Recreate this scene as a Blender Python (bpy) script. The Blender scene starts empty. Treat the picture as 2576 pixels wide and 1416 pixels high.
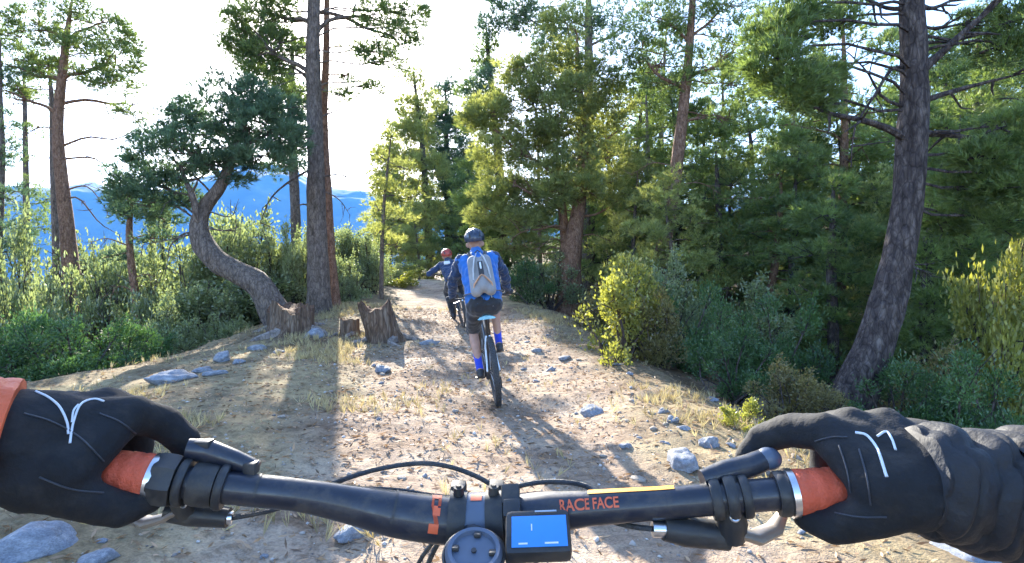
import bpy, bmesh, math, random
import numpy as np
from mathutils import Vector, Matrix, noise as mnoise

random.seed(7)
RNG = np.random.default_rng(7)
scene = bpy.context.scene
COL = scene.collection
R = math.radians

# ------------------------------------------------------------------ camera
CAM_Z = 1.25
PITCH = R(1.15)                      # looking slightly down
FPX = 1400.0                         # focal length in pixels of a 2575 x 1416 view
cam_d = bpy.data.cameras.new('camera')
cam_d.sensor_width = 36.0
cam_d.lens = 36.0 * FPX / 2575.0
cam_d.clip_start = 0.02
cam_d.clip_end = 40000.0
cam = bpy.data.objects.new('camera', cam_d)
COL.objects.link(cam)
cam.location = (0, 0, CAM_Z)
cam.rotation_euler = (math.pi / 2 - PITCH, 0, 0)
scene.camera = cam

# ------------------------------------------------------------------ sky, sun, exposure
SUN_EL, SUN_AZ = R(23.0), R(-18.4)   # azimuth from +Y, negative = to the west of the trail
world = bpy.data.worlds.new('World')
scene.world = world
world.use_nodes = True
wn = world.node_tree
bg = wn.nodes['Background']
sky = wn.nodes.new('ShaderNodeTexSky')
sky.sky_type = 'NISHITA'
sky.sun_disc = False
sky.sun_elevation = SUN_EL
sky.sun_rotation = SUN_AZ
sky.altitude = 1400.0
sky.air_density = 1.0
sky.dust_density = 2.2
sky.ozone_density = 1.2
wn.links.new(sky.outputs['Color'], bg.inputs['Color'])
bg.inputs['Strength'].default_value = 0.15
sun_d = bpy.data.lights.new('sun', 'SUN')
sun_d.energy = 4.8
sun_d.angle = R(0.53)
sun_d.color = (1.0, 0.93, 0.80)
sun = bpy.data.objects.new('sun', sun_d)
COL.objects.link(sun)
SDIR = Vector((math.sin(SUN_AZ) * math.cos(SUN_EL), math.cos(SUN_AZ) * math.cos(SUN_EL), math.sin(SUN_EL)))
sun.rotation_euler = SDIR.to_track_quat('Z', 'Y').to_euler()
sun.location = (-5, 15, 20)
vs = scene.view_settings
vs.view_transform = 'Standard'
vs.look = 'None'
vs.gamma = 1.0
vs.use_curve_mapping = False
vs.exposure = 2.4
scene.cycles.max_bounces = 8
scene.cycles.diffuse_bounces = 4
scene.cycles.transmission_bounces = 4
scene.cycles.volume_bounces = 1
scene.cycles.use_denoising = True
scene.cycles.sample_clamp_indirect = 6.0

# ------------------------------------------------------------------ small maths
def ray(px, py):
    u, v = (px - 1287.5) / FPX, (708.0 - py) / FPX
    c, s = math.cos(PITCH), math.sin(PITCH)
    return Vector((u, c + v * s, -s + v * c))

def P(px, py, d):
    """point seen at pixel (px, py) of the 2575 x 1416 view at depth d metres"""
    return Vector((0, 0, CAM_Z)) + ray(px, py) * d

def sm(a, b, t):
    t = np.clip((np.asarray(t, float) - a) / (b - a), 0, 1)
    return t * t * (3 - 2 * t)

_perm = np.random.default_rng(3).random((256, 256))
def vnoise(x, y):
    x = np.asarray(x, float); y = np.asarray(y, float)
    xi = np.floor(x).astype(int); yi = np.floor(y).astype(int)
    fx = x - xi; fy = y - yi
    fx = fx * fx * (3 - 2 * fx); fy = fy * fy * (3 - 2 * fy)
    a = _perm[xi & 255, yi & 255]; b = _perm[(xi + 1) & 255, yi & 255]
    c = _perm[xi & 255, (yi + 1) & 255]; d = _perm[(xi + 1) & 255, (yi + 1) & 255]
    return (a * (1 - fx) + b * fx) * (1 - fy) + (c * (1 - fx) + d * fx) * fy * 1.0

def fbm(x, y, o=4, g=0.5):
    s = 0; a = 1; t = 0
    for i in range(o):
        s = s + a * (vnoise(x * 2 ** i + 17.3 * i, y * 2 ** i + 9.1 * i) - 0.5); t += a; a *= g
    return s / t

# ------------------------------------------------------------------ mesh helpers
def link(o, parent=None):
    COL.objects.link(o)
    if parent is not None: o.parent = parent
    return o

def tag(o, label=None, cat=None, group=None, kind=None):
    if label: o['label'] = label
    if cat: o['category'] = cat
    if group: o['group'] = group
    if kind: o['kind'] = kind
    return o

def empty(name, loc=(0, 0, 0), rot=(0, 0, 0)):
    o = bpy.data.objects.new(name, None)
    o.empty_display_size = 0.2
    o.location = loc; o.rotation_euler = rot
    return link(o)

def mesh_np(name, v, f, mat, parent=None, smooth=False, attr=None):
    """fast mesh from arrays; f is (n,3) or (n,4)"""
    v = np.asarray(v, np.float32); f = np.asarray(f, np.int32)
    me = bpy.data.meshes.new(name)
    k = f.shape[1]
    me.vertices.add(len(v)); me.vertices.foreach_set('co', v.ravel())
    me.loops.add(f.size); me.loops.foreach_set('vertex_index', f.ravel())
    me.polygons.add(len(f))
    me.polygons.foreach_set('loop_start', np.arange(0, f.size, k, dtype=np.int32))
    me.polygons.foreach_set('loop_total', np.full(len(f), k, np.int32))
    if smooth: me.polygons.foreach_set('use_smooth', np.ones(len(f), bool))
    if attr:
        for an, av in attr.items():
            a = me.attributes.new(an, 'FLOAT', 'POINT')
            a.data.foreach_set('value', np.asarray(av, np.float32))
    me.update(calc_edges=True)
    if mat is not None: me.materials.append(mat)
    return link(bpy.data.objects.new(name, me), parent)

class MB:
    """collects simple shapes into one mesh"""
    def __init__(s): s.v = []; s.f = []
    def add(s, v, f):
        n = len(s.v); s.v += [tuple(p) for p in v]; s.f += [tuple(i + n for i in q) for q in f]; return s
    def box(s, c, size, rot=None, bev=0.0):
        c = Vector(c); hx, hy, hz = size[0] / 2, size[1] / 2, size[2] / 2
        m = rot if rot is not None else Matrix.Identity(3)
        if bev <= 0:
            v = [c + m @ Vector((x * hx, y * hy, z * hz)) for x in (-1, 1) for y in (-1, 1) for z in (-1, 1)]
            f = [(0, 1, 3, 2), (4, 6, 7, 5), (0, 4, 5, 1), (2, 3, 7, 6), (0, 2, 6, 4), (1, 5, 7, 3)]
            return s.add(v, f)
        bm = bmesh.new(); bmesh.ops.create_cube(bm, size=1.0)
        for q in bm.verts: q.co = Vector((q.co.x * 2 * hx, q.co.y * 2 * hy, q.co.z * 2 * hz))
        bmesh.ops.bevel(bm, geom=bm.edges[:], offset=bev, segments=2, profile=0.6, affect='EDGES')
        bm.verts.index_update()
        s.add([c + m @ q.co for q in bm.verts], [tuple(q.index for q in fa.verts) for fa in bm.faces]); bm.free()
        return s
    def tube(s, pts, rad, n=8, caps=True, flat=None, closed=False):
        pts = [Vector(p) for p in pts]
        if not hasattr(rad, '__len__'): rad = [rad] * len(pts)
        L = len(pts); v = []; up = None
        for i, p in enumerate(pts):
            if closed: t = pts[(i + 1) % L] - pts[i - 1]
            else: t = pts[min(i + 1, L - 1)] - pts[max(i - 1, 0)]
            t = t.normalized() if t.length > 1e-9 else Vector((0, 0, 1))
            if up is None:
                up = Vector((0, 0, 1)) if abs(t.z) < 0.9 else Vector((1, 0, 0))
            a = (up - t * up.dot(t))
            a = a.normalized() if a.length > 1e-6 else t.orthogonal().normalized()
            up = a; b = t.cross(a)
            for j in range(n):
                th = 2 * math.pi * j / n
                k = 1.0 if flat is None else flat
                v.append(p + (a * math.cos(th) * k + b * math.sin(th)) * rad[i])
        f = []
        for i in range(L if closed else L - 1):
            i2 = (i + 1) % L
            for j in range(n):
                f.append((i * n + j, i * n + (j + 1) % n, i2 * n + (j + 1) % n, i2 * n + j))
        if caps and not closed:
            f.append(tuple(reversed(range(n)))); f.append(tuple((L - 1) * n + j for j in range(n)))
        return s.add(v, f)
    def cyl(s, a, b, r0, r1=None, n=16):
        return s.tube([a, b], [r0, r0 if r1 is None else r1], n)
    def ring(s, c, axis, R_, r, n=32, m=8):
        c = Vector(c); axis = Vector(axis).normalized(); a = axis.orthogonal().normalized(); b = axis.cross(a)
        v = []; f = []
        for i in range(n):
            th = 2 * math.pi * i / n; d = a * math.cos(th) + b * math.sin(th)
            for j in range(m):
                ph = 2 * math.pi * j / m
                v.append(c + d * (R_ + r * math.cos(ph)) + axis * r * math.sin(ph))
        for i in range(n):
            for j in range(m):
                f.append((i * m + j, ((i + 1) % n) * m + j, ((i + 1) % n) * m + (j + 1) % m, i * m + (j + 1) % m))
        return s.add(v, f)
    def lathe(s, c, axis, prof, n=32):
        """prof: list of (radius, height along axis)"""
        c = Vector(c); axis = Vector(axis).normalized(); a = axis.orthogonal().normalized(); b = axis.cross(a)
        v = []; f = []; m = len(prof)
        for i in range(n):
            th = 2 * math.pi * i / n; d = a * math.cos(th) + b * math.sin(th)
            for r, h in prof: v.append(c + d * r + axis * h)
        for i in range(n):
            for j in range(m - 1):
                f.append((i * m + j, ((i + 1) % n) * m + j, ((i + 1) % n) * m + j + 1, i * m + j + 1))
        return s.add(v, f)
    def ball(s, c, r, sub=2):
        bm = bmesh.new(); bmesh.ops.create_icosphere(bm, subdivisions=sub, radius=1.0)
        bm.verts.index_update()
        rr = r if hasattr(r, '__len__') else (r, r, r)
        s.add([Vector(c) + Vector((q.co.x * rr[0], q.co.y * rr[1], q.co.z * rr[2])) for q in bm.verts],
              [tuple(q.index for q in fa.verts) for fa in bm.faces]); bm.free(); return s
    def build(s, name, mat, parent=None, smooth=True, angle=40):
        me = bpy.data.meshes.new(name); me.from_pydata(s.v, [], s.f)
        bm = bmesh.new(); bm.from_mesh(me); bmesh.ops.recalc_face_normals(bm, faces=bm.faces[:])
        if smooth:
            for fa in bm.faces: fa.smooth = True
            ca = math.cos(R(angle))
            for e in bm.edges:
                if len(e.link_faces) == 2 and e.link_faces[0].normal.dot(e.link_faces[1].normal) < ca: e.smooth = False
        bm.to_mesh(me); bm.free()
        me.materials.append(mat)
        return link(bpy.data.objects.new(name, me), parent)

def spline(pts, n):
    """Catmull-Rom through pts"""
    pts = [Vector(p) for p in pts]
    q = [pts[0] * 2 - pts[1]] + pts + [pts[-1] * 2 - pts[-2]]
    out = []; segs = len(pts) - 1
    for i in range(n):
        t = i / (n - 1) * segs; k = min(int(t), segs - 1); t -= k
        a, b, c, d = q[k:k + 4]
        out.append(0.5 * ((2 * b) + (c - a) * t + (2 * a - 5 * b + 4 * c - d) * t * t + (3 * b - a - 3 * c + d) * t ** 3))
    return out

def lin(vals, n):
    return list(np.interp(np.linspace(0, 1, n), np.linspace(0, 1, len(vals)), vals))

def blob(name, caps, mat, parent=None, voxel=0.012, smooth=6, fn=None):
    """one continuous surface grown round a skeleton of tapered limbs"""
    bm = bmesh.new()
    for c in caps:
        p0, r0, p1, r1 = c[:4]
        sc = c[4] if len(c) > 4 else (1, 1, 1)
        tmp = bmesh.new(); vs_ = []
        for p, r in ((p0, r0), (p1, r1)):
            q = bmesh.ops.create_icosphere(tmp, subdivisions=2, radius=1.0)
            for x in q['verts']:
                x.co = Vector(p) + Vector((x.co.x * sc[0], x.co.y * sc[1], x.co.z * sc[2])) * r
        pts = [x.co.copy() for x in tmp.verts]; tmp.free()
        hv = [bm.verts.new(p) for p in pts]
        h = bmesh.ops.convex_hull(bm, input=hv)
        dead = [g for g in h['geom_interior'] + h['geom_unused'] if isinstance(g, bmesh.types.BMVert) and g.is_valid]
        if dead: bmesh.ops.delete(bm, geom=list(set(dead)), context='VERTS')
    me = bpy.data.meshes.new(name); bm.to_mesh(me); bm.free()
    o = bpy.data.objects.new(name + '_tmp', me); COL.objects.link(o)
    m = o.modifiers.new('r', 'REMESH'); m.mode = 'VOXEL'; m.voxel_size = voxel; m.use_smooth_shade = True
    if smooth:
        s = o.modifiers.new('s', 'SMOOTH'); s.factor = 0.5; s.iterations = smooth
    dg = bpy.context.evaluated_depsgraph_get()
    out = bpy.data.meshes.new_from_object(o.evaluated_get(dg))
    bpy.data.objects.remove(o); bpy.data.meshes.remove(me)
    out.name = name
    if fn:
        for x in out.vertices: x.co = fn(x.co.copy(), x.normal.copy())
    out.polygons.foreach_set('use_smooth', np.ones(len(out.polygons), bool))
    out.materials.clear(); out.materials.append(mat)
    out.update()
    return link(bpy.data.objects.new(name, out), parent)

# ------------------------------------------------------------------ materials
def nodes(name):
    m = bpy.data.materials.new(name); m.use_nodes = True
    nt = m.node_tree; b = nt.nodes['Principled BSDF']
    return m, nt, b

def N(nt, t, **kw):
    n = nt.nodes.new(t)
    for k, v in kw.items():
        if k in n.inputs: n.inputs[k].default_value = v
        else: setattr(n, k, v)
    return n

def ramp(nt, fac, stops):
    r = nt.nodes.new('ShaderNodeValToRGB'); e = r.color_ramp.elements
    while len(e) > 1: e.remove(e[-1])
    e[0].position = stops[0][0]; e[0].color = (*stops[0][1], 1)
    for p, c in stops[1:]:
        x = e.new(p); x.color = (*c, 1)
    nt.links.new(fac, r.inputs['Fac']); return r

def noise_tex(nt, scale, detail=5, rough=0.55, coord=None, dist=0.0):
    n = N(nt, 'ShaderNodeTexNoise'); n.inputs['Scale'].default_value = scale
    n.inputs['Detail'].default_value = detail; n.inputs['Roughness'].default_value = rough
    n.inputs['Distortion'].default_value = dist
    if coord is not None: nt.links.new(coord, n.inputs['Vector'])
    return n

def plain(name, col, rough=0.5, metal=0.0, var=0.25, scale=30, bump=0.0, bscale=80, sheen=0.0, coat=0.0):
    m, nt, b = nodes(name)
    tc = N(nt, 'ShaderNodeTexCoord')
    n = noise_tex(nt, scale, 4, 0.6, tc.outputs['Object'])
    r = ramp(nt, n.outputs['Fac'], [(0.3, tuple(c * (1 - var) for c in col)), (0.7, tuple(min(1, c * (1 + var)) for c in col))])
    nt.links.new(r.outputs['Color'], b.inputs['Base Color'])
    b.inputs['Roughness'].default_value = rough; b.inputs['Metallic'].default_value = metal
    if sheen: b.inputs['Sheen Weight'].default_value = sheen
    if coat: b.inputs['Coat Weight'].default_value = coat
    if bump:
        n2 = noise_tex(nt, bscale, 3, 0.6, tc.outputs['Object'])
        bp = N(nt, 'ShaderNodeBump'); bp.inputs['Strength'].default_value = bump; bp.inputs['Distance'].default_value = 0.01
        nt.links.new(n2.outputs['Fac'], bp.inputs['Height']); nt.links.new(bp.outputs['Normal'], b.inputs['Normal'])
    return m

def dusty(m, amount=.35, scale=35, col=(.22, .18, .13)):
    """dried trail dust clinging in patches"""
    nt = m.node_tree; b = nt.nodes['Principled BSDF']; src = b.inputs['Base Color'].links[0].from_socket
    tc = N(nt, 'ShaderNodeTexCoord'); n = noise_tex(nt, scale, 8, .75, tc.outputs['Object'])
    f = ramp(nt, n.outputs['Fac'], [(.48, (0, 0, 0)), (.75, (amount,) * 3)])
    x = N(nt, 'ShaderNodeMix', data_type='RGBA'); nt.links.new(f.outputs['Color'], x.inputs[0]); nt.links.new(src, x.inputs[6]); x.inputs[7].default_value = (*col, 1)
    nt.links.new(x.outputs[2], b.inputs['Base Color'])
    r = ramp(nt, n.outputs['Fac'], [(.4, (b.inputs['Roughness'].default_value,) * 3), (.75, (.85,) * 3)]); nt.links.new(r.outputs['Color'], b.inputs['Roughness'])
    return m

def leaf_mat(name, dark, light, transl=0.35, tr_col=None, gloss=0.04):
    """leaf or needle: per-tuft tint from the mesh, light passes through the blade"""
    m = bpy.data.materials.new(name); m.use_nodes = True
    nt = m.node_tree; nt.nodes.clear()
    at = N(nt, 'ShaderNodeAttribute', attribute_name='tint')
    oi = N(nt, 'ShaderNodeObjectInfo')
    ad = N(nt, 'ShaderNodeMath', operation='MULTIPLY_ADD')
    nt.links.new(oi.outputs['Random'], ad.inputs[0]); ad.inputs[1].default_value = 0.22
    nt.links.new(at.outputs['Fac'], ad.inputs[2])
    r = ramp(nt, ad.outputs[0], [(0.0, dark), (0.65, light), (1.1, tuple(min(1, c * 1.3) for c in light))])
    d = N(nt, 'ShaderNodeBsdfDiffuse'); t = N(nt, 'ShaderNodeBsdfTranslucent'); g = N(nt, 'ShaderNodeBsdfGlossy')
    g.inputs['Roughness'].default_value = 0.45
    nt.links.new(r.outputs['Color'], d.inputs['Color'])
    mx = N(nt, 'ShaderNodeMix', data_type='RGBA', blend_type='MULTIPLY')
    mx.inputs[0].default_value = 1.0
    nt.links.new(r.outputs['Color'], mx.inputs[6]); mx.inputs[7].default_value = (*(tr_col or (1.9, 1.8, 0.8)), 1)
    nt.links.new(mx.outputs[2], t.inputs['Color'])
    a = N(nt, 'ShaderNodeMixShader'); a.inputs[0].default_value = transl
    nt.links.new(d.outputs[0], a.inputs[1]); nt.links.new(t.outputs[0], a.inputs[2])
    c = N(nt, 'ShaderNodeMixShader'); c.inputs[0].default_value = gloss
    nt.links.new(a.outputs[0], c.inputs[1]); nt.links.new(g.outputs[0], c.inputs[2])
    o = N(nt, 'ShaderNodeOutputMaterial'); nt.links.new(c.outputs[0], o.inputs['Surface'])
    return m

def bark_mat(name, c0, c1, c2, zs=0.25, scale=14, bump=0.8):
    m, nt, b = nodes(name)
    tc = N(nt, 'ShaderNodeTexCoord')
    mp = N(nt, 'ShaderNodeMapping'); mp.inputs['Scale'].default_value = (1, 1, zs)
    nt.links.new(tc.outputs['Object'], mp.inputs['Vector'])
    n = noise_tex(nt, scale, 6, 0.65, mp.outputs['Vector'], 0.6)
    vo = N(nt, 'ShaderNodeTexVoronoi', feature='DISTANCE_TO_EDGE'); vo.inputs['Scale'].default_value = scale * 1.3
    nt.links.new(mp.outputs['Vector'], vo.inputs['Vector'])
    r = ramp(nt, n.outputs['Fac'], [(0.28, c0), (0.5, c1), (0.72, c2)])
    rv = ramp(nt, vo.outputs['Distance'], [(0.0, (0.45,) * 3), (0.12, (1, 1, 1))])
    mx = N(nt, 'ShaderNodeMix', data_type='RGBA', blend_type='MULTIPLY'); mx.inputs[0].default_value = 0.8
    nt.links.new(r.outputs['Color'], mx.inputs[6]); nt.links.new(rv.outputs['Color'], mx.inputs[7])
    nt.links.new(mx.outputs[2], b.inputs['Base Color'])
    b.inputs['Roughness'].default_value = 0.9; b.inputs['Specular IOR Level'].default_value = 0.2
    ad = N(nt, 'ShaderNodeMath', operation='ADD')
    nt.links.new(n.outputs['Fac'], ad.inputs[0]); nt.links.new(vo.outputs['Distance'], ad.inputs[1])
    bp = N(nt, 'ShaderNodeBump'); bp.inputs['Strength'].default_value = bump; bp.inputs['Distance'].default_value = 0.03
    nt.links.new(ad.outputs[0], bp.inputs['Height']); nt.links.new(bp.outputs['Normal'], b.inputs['Normal'])
    return m

def stone_mat(name, c0, c1, c2):
    m, nt, b = nodes(name)
    tc = N(nt, 'ShaderNodeTexCoord'); oi = N(nt, 'ShaderNodeObjectInfo')
    n = noise_tex(nt, 6, 7, 0.65, tc.outputs['Object'])
    n2 = noise_tex(nt, 45, 4, 0.6, tc.outputs['Object'])
    r = ramp(nt, n.outputs['Fac'], [(0.3, c0), (0.52, c1), (0.72, c2)])
    r2 = ramp(nt, n2.outputs['Fac'], [(0.35, (0.6, 0.6, 0.6)), (0.6, (1.05, 1.05, 1.05))])
    mx = N(nt, 'ShaderNodeMix', data_type='RGBA', blend_type='MULTIPLY'); mx.inputs[0].default_value = 0.8
    nt.links.new(r.outputs['Color'], mx.inputs[6]); nt.links.new(r2.outputs['Color'], mx.inputs[7])
    nt.links.new(mx.outputs[2], b.inputs['Base Color']); b.inputs['Roughness'].default_value = 0.85
    bp = N(nt, 'ShaderNodeBump'); bp.inputs['Strength'].default_value = 0.5; bp.inputs['Distance'].default_value = 0.02
    nt.links.new(n2.outputs['Fac'], bp.inputs['Height']); nt.links.new(bp.outputs['Normal'], b.inputs['Normal'])
    return m

MT = {}
MT['needle'] = leaf_mat('pine_needles', (0.050, 0.090, 0.032), (0.170, 0.225, 0.075), 0.46, (1.6, 1.6, 0.9))
MT['needle_blue'] = leaf_mat('pine_needles_bluish', (0.032, 0.070, 0.045), (0.105, 0.165, 0.095), 0.36, (1.4, 1.5, 1.0))
MT['needle_pale'] = leaf_mat('pine_needles_pale', (0.100, 0.140, 0.050), (0.290, 0.320, 0.120), 0.55, (1.6, 1.5, 0.85))
MT['leaf_olive'] = leaf_mat('box_leaves_olive', (0.080, 0.115, 0.048), (0.230, 0.265, 0.125), 0.46, (1.35, 1.4, 0.9), 0.08)
MT['leaf_green'] = leaf_mat('juniper_leaves_green', (0.022, 0.060, 0.024), (0.082, 0.155, 0.052), 0.34, (1.4, 1.5, 0.8), 0.05)
MT['leaf_yellow'] = leaf_mat('sprout_leaves_yellow', (0.110, 0.130, 0.025), (0.300, 0.300, 0.070), 0.45, (1.4, 1.4, 0.7), 0.06)
MT['leaf_brown'] = leaf_mat('bramble_leaves_brown', (0.070, 0.065, 0.028), (0.190, 0.175, 0.070), 0.4, (1.5, 1.3, 0.7), 0.05)
MT['straw'] = leaf_mat('dry_grass_straw', (0.220, 0.170, 0.085), (0.480, 0.400, 0.220), 0.30, (1.1, 1.05, 0.8), 0.03)
MT['bark'] = bark_mat('pine_bark_grey_brown', (0.055, 0.042, 0.036), (0.150, 0.115, 0.095), (0.260, 0.205, 0.170), 0.35, 17)
MT['bark_red'] = bark_mat('pine_bark_reddish', (0.075, 0.042, 0.028), (0.215, 0.120, 0.078), (0.340, 0.215, 0.150), 0.4, 18)
MT['bark_grey'] = bark_mat('old_bark_pale_grey', (0.110, 0.090, 0.080), (0.250, 0.210, 0.185), (0.380, 0.330, 0.295), 0.3, 9)
MT['bark_dark'] = bark_mat('pine_bark_dark', (0.022, 0.017, 0.018), (0.075, 0.058, 0.054), (0.190, 0.152, 0.134), 0.35, 15, 1.0)
MT['wood'] = bark_mat('rotten_wood', (0.060, 0.030, 0.018), (0.150, 0.080, 0.048), (0.260, 0.165, 0.110), 0.15, 20, 0.9)
MT['stone'] = stone_mat('limestone_bluish', (0.130, 0.145, 0.175), (0.240, 0.255, 0.290), (0.420, 0.430, 0.450))
MT['stone_tan'] = stone_mat('limestone_tan', (0.210, 0.170, 0.135), (0.360, 0.300, 0.245), (0.520, 0.450, 0.380))
# ------------------------------------------------------------------ the ground
_ty = np.array([-60, 0, 4, 7, 10, 13, 17, 21, 26, 34, 60, 400.])
_tx = np.array([.3, .25, .2, 0, -.35, -.95, -2.2, -3.6, -6.2, -11, -26, -200.])
_yy = np.linspace(-60, 400, 4601)
_cx = np.interp(_yy, _ty, _tx)
_cx = np.convolve(np.pad(_cx, 15, mode='edge'), np.ones(31) / 31, 'valid')
def trail_x(y): return np.interp(y, _yy, _cx)
def left_edge(y): return np.interp(y, [-60, 0, 6, 8, 10.5, 14, 20, 30, 400], [-6.2, -5.8, -5.3, -4.55, -4.45, -4.6, -6.0, -11.5, -210])
def right_edge(y): return trail_x(y) + np.interp(y, [-60, 3, 5, 8, 11, 20, 400], [1.35, 1.35, 1.35, 1.25, 1.3, 1.5, 2.0])

def ground_z(x, y, fine=True):
    x = np.asarray(x, float); y = np.asarray(y, float)
    yc = np.clip(y, -60, 60)
    z = 0.055 * np.clip(yc - 7, 0, 15) - 0.05 * np.clip(yc - 24, 0, 36)
    c = trail_x(y); le = left_edge(y); re = right_edge(y)
    z = z - 0.07 * np.exp(-((x - c) / 0.75) ** 2) + 0.10 * np.exp(-((x - (c - 2.6)) / 1.3) ** 2)
    dl = np.clip(le - x, 0, None)
    z = z - 0.50 * np.minimum(dl, 60) * sm(0, 1.4, dl) - 0.12 * np.clip(dl - 60, 0, 500)
    dr = np.clip(x - re, 0, None)
    z = z - 0.24 * np.minimum(dr, 6) * sm(0, 1.2, dr) + 0.19 * np.clip(dr - 7, 0, 55) * sm(7, 13, dr)
    r = np.hypot(x, y)
    far = sm(110, 900, r)
    z = z * (1 - far) + (-320.0) * far
    z = z + 1.2 * fbm(x * 0.05 + 5, y * 0.05, 3) * sm(2.5, 14, np.abs(x - c)) + 40 * fbm(x * .004, y * .004, 4) * sm(150, 900, r)
    if fine:
        near = 1 - sm(40, 90, r)
        on = np.exp(-((x - c) / 1.1) ** 2)
        z = z + near * (0.16 * fbm(x * 0.75, y * 0.75, 3) + (0.050 + 0.02 * on) * fbm(x * 3.1 + 3, y * 3.1, 3) + 0.022 * fbm(x * 11, y * 11 + 8, 2))
    return z

def gz(x, y): return float(ground_z(np.array([x]), np.array([y]))[0])

def hit(px, py):
    """ground point seen at a pixel"""
    d = ray(px, py); t = 0.6
    while t < 90:
        p = Vector((0, 0, CAM_Z)) + d * t
        if p.z < gz(p.x, p.y): return p
        t += 0.04 + t * 0.004
    return Vector((0, 0, CAM_Z)) + d * 90

def axis(lo, hi, fine_lo, fine_hi, step, grow):
    a = list(np.arange(fine_lo, fine_hi, step)); s = step; p = a[-1]
    while p < hi: s *= grow; p += s; a.append(p)
    s = step; p = a[0]; b = []
    while p > lo: s *= grow; p -= s; b.append(p)
    return np.array(b[::-1] + a)

gx = axis(-7500, 7500, -6.5, 4.0, 0.055, 1.045)
gy = axis(-400, 8500, 0.8, 13.5, 0.055, 1.045)
X, Y = np.meshgrid(gx, gy)
Z = ground_z(X.ravel(), Y.ravel())
xr, yr = X.ravel(), Y.ravel()
cxx = trail_x(yr)
wob = 0.9 * fbm(xr * 0.9, yr * 0.9, 3)
trail_m = 1 - sm(0.85, 1.75, np.abs(xr - cxx + 0.25) + wob * 1.2)
forest_m = sm(0.1, 1.3, xr - right_edge(yr) + wob) + sm(-0.2, 1.2, left_edge(yr) - xr + wob)
nx, ny = len(gx), len(gy)
idx = np.arange(nx * ny).reshape(ny, nx)
quads = np.stack([idx[:-1, :-1], idx[:-1, 1:], idx[1:, 1:], idx[1:, :-1]], -1).reshape(-1, 4)

def ground_material():
    m, nt, b = nodes('trail_earth')
    tc = N(nt, 'ShaderNodeTexCoord'); co = tc.outputs['Object']
    at = N(nt, 'ShaderNodeAttribute', attribute_name='trail'); af = N(nt, 'ShaderNodeAttribute', attribute_name='forest')
    n1 = noise_tex(nt, 1.1, 6, 0.6, co); n2 = noise_tex(nt, 14, 6, 0.7, co); n3 = noise_tex(nt, 75, 3, 0.6, co)
    def mix(f, a, bcol, t='MIX'):
        x = N(nt, 'ShaderNodeMix', data_type='RGBA', blend_type=t)
        if isinstance(f, float): x.inputs[0].default_value = f
        else: nt.links.new(f, x.inputs[0])
        nt.links.new(a, x.inputs[6]); nt.links.new(bcol, x.inputs[7]); return x.outputs[2]
    bank = ramp(nt, n1.outputs['Fac'], [(0.3, (0.150, 0.108, 0.066)), (0.5, (0.245, 0.190, 0.115)), (0.68, (0.380, 0.305, 0.170))])
    trail = ramp(nt, n1.outputs['Fac'], [(0.3, (0.205, 0.142, 0.102)), (0.5, (0.325, 0.245, 0.182)), (0.72, (0.470, 0.385, 0.300))])
    forest = ramp(nt, n1.outputs['Fac'], [(0.3, (0.110, 0.075, 0.045)), (0.55, (0.190, 0.135, 0.085)), (0.75, (0.300, 0.235, 0.140))])
    speck = ramp(nt, n2.outputs['Fac'], [(0.32, (0.52, 0.50, 0.48)), (0.5, (1, 1, 1)), (0.7, (1.22, 1.20, 1.15))])
    grit = ramp(nt, n3.outputs['Fac'], [(0.3, (0.62, 0.60, 0.58)), (0.5, (1, 1, 1)), (0.72, (1.3, 1.28, 1.25))])
    c = mix(at.outputs['Fac'], bank.outputs['Color'], trail.outputs['Color'])
    c = mix(af.outputs['Fac'], c, forest.outputs['Color'])
    n4 = noise_tex(nt, 3.3, 5, 0.65, co, .8)
    blot = ramp(nt, n4.outputs['Fac'], [(0.33, (0.58, 0.50, 0.43)), (0.47, (1, 1, 1)), (0.62, (1.12, 1.10, 1.04))])
    c = mix(0.8, c, blot.outputs['Color'], 'MULTIPLY')
    c = mix(0.85, c, speck.outputs['Color'], 'MULTIPLY'); c = mix(0.7, c, grit.outputs['Color'], 'MULTIPLY')
    nt.links.new(c, b.inputs['Base Color'])
    b.inputs['Roughness'].default_value = 0.95; b.inputs['Specular IOR Level'].default_value = 0.15
    ad = N(nt, 'ShaderNodeMath', operation='MULTIPLY_ADD'); ad.inputs[1].default_value = 0.4
    nt.links.new(n3.outputs['Fac'], ad.inputs[0]); nt.links.new(n2.outputs['Fac'], ad.inputs[2])
    bp = N(nt, 'ShaderNodeBump'); bp.inputs['Strength'].default_value = 0.75; bp.inputs['Distance'].default_value = 0.035
    nt.links.new(ad.outputs[0], bp.inputs['Height']); nt.links.new(bp.outputs['Normal'], b.inputs['Normal'])
    return m
MT['ground'] = ground_material()
g = mesh_np('ground', np.stack([xr, yr, Z], 1), quads, MT['ground'], None, True,
            {'trail': trail_m, 'forest': np.clip(forest_m, 0, 1)})
tag(g, 'stony tan dirt trail along a ridge with forest floor either side', None, None, 'structure')

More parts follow.
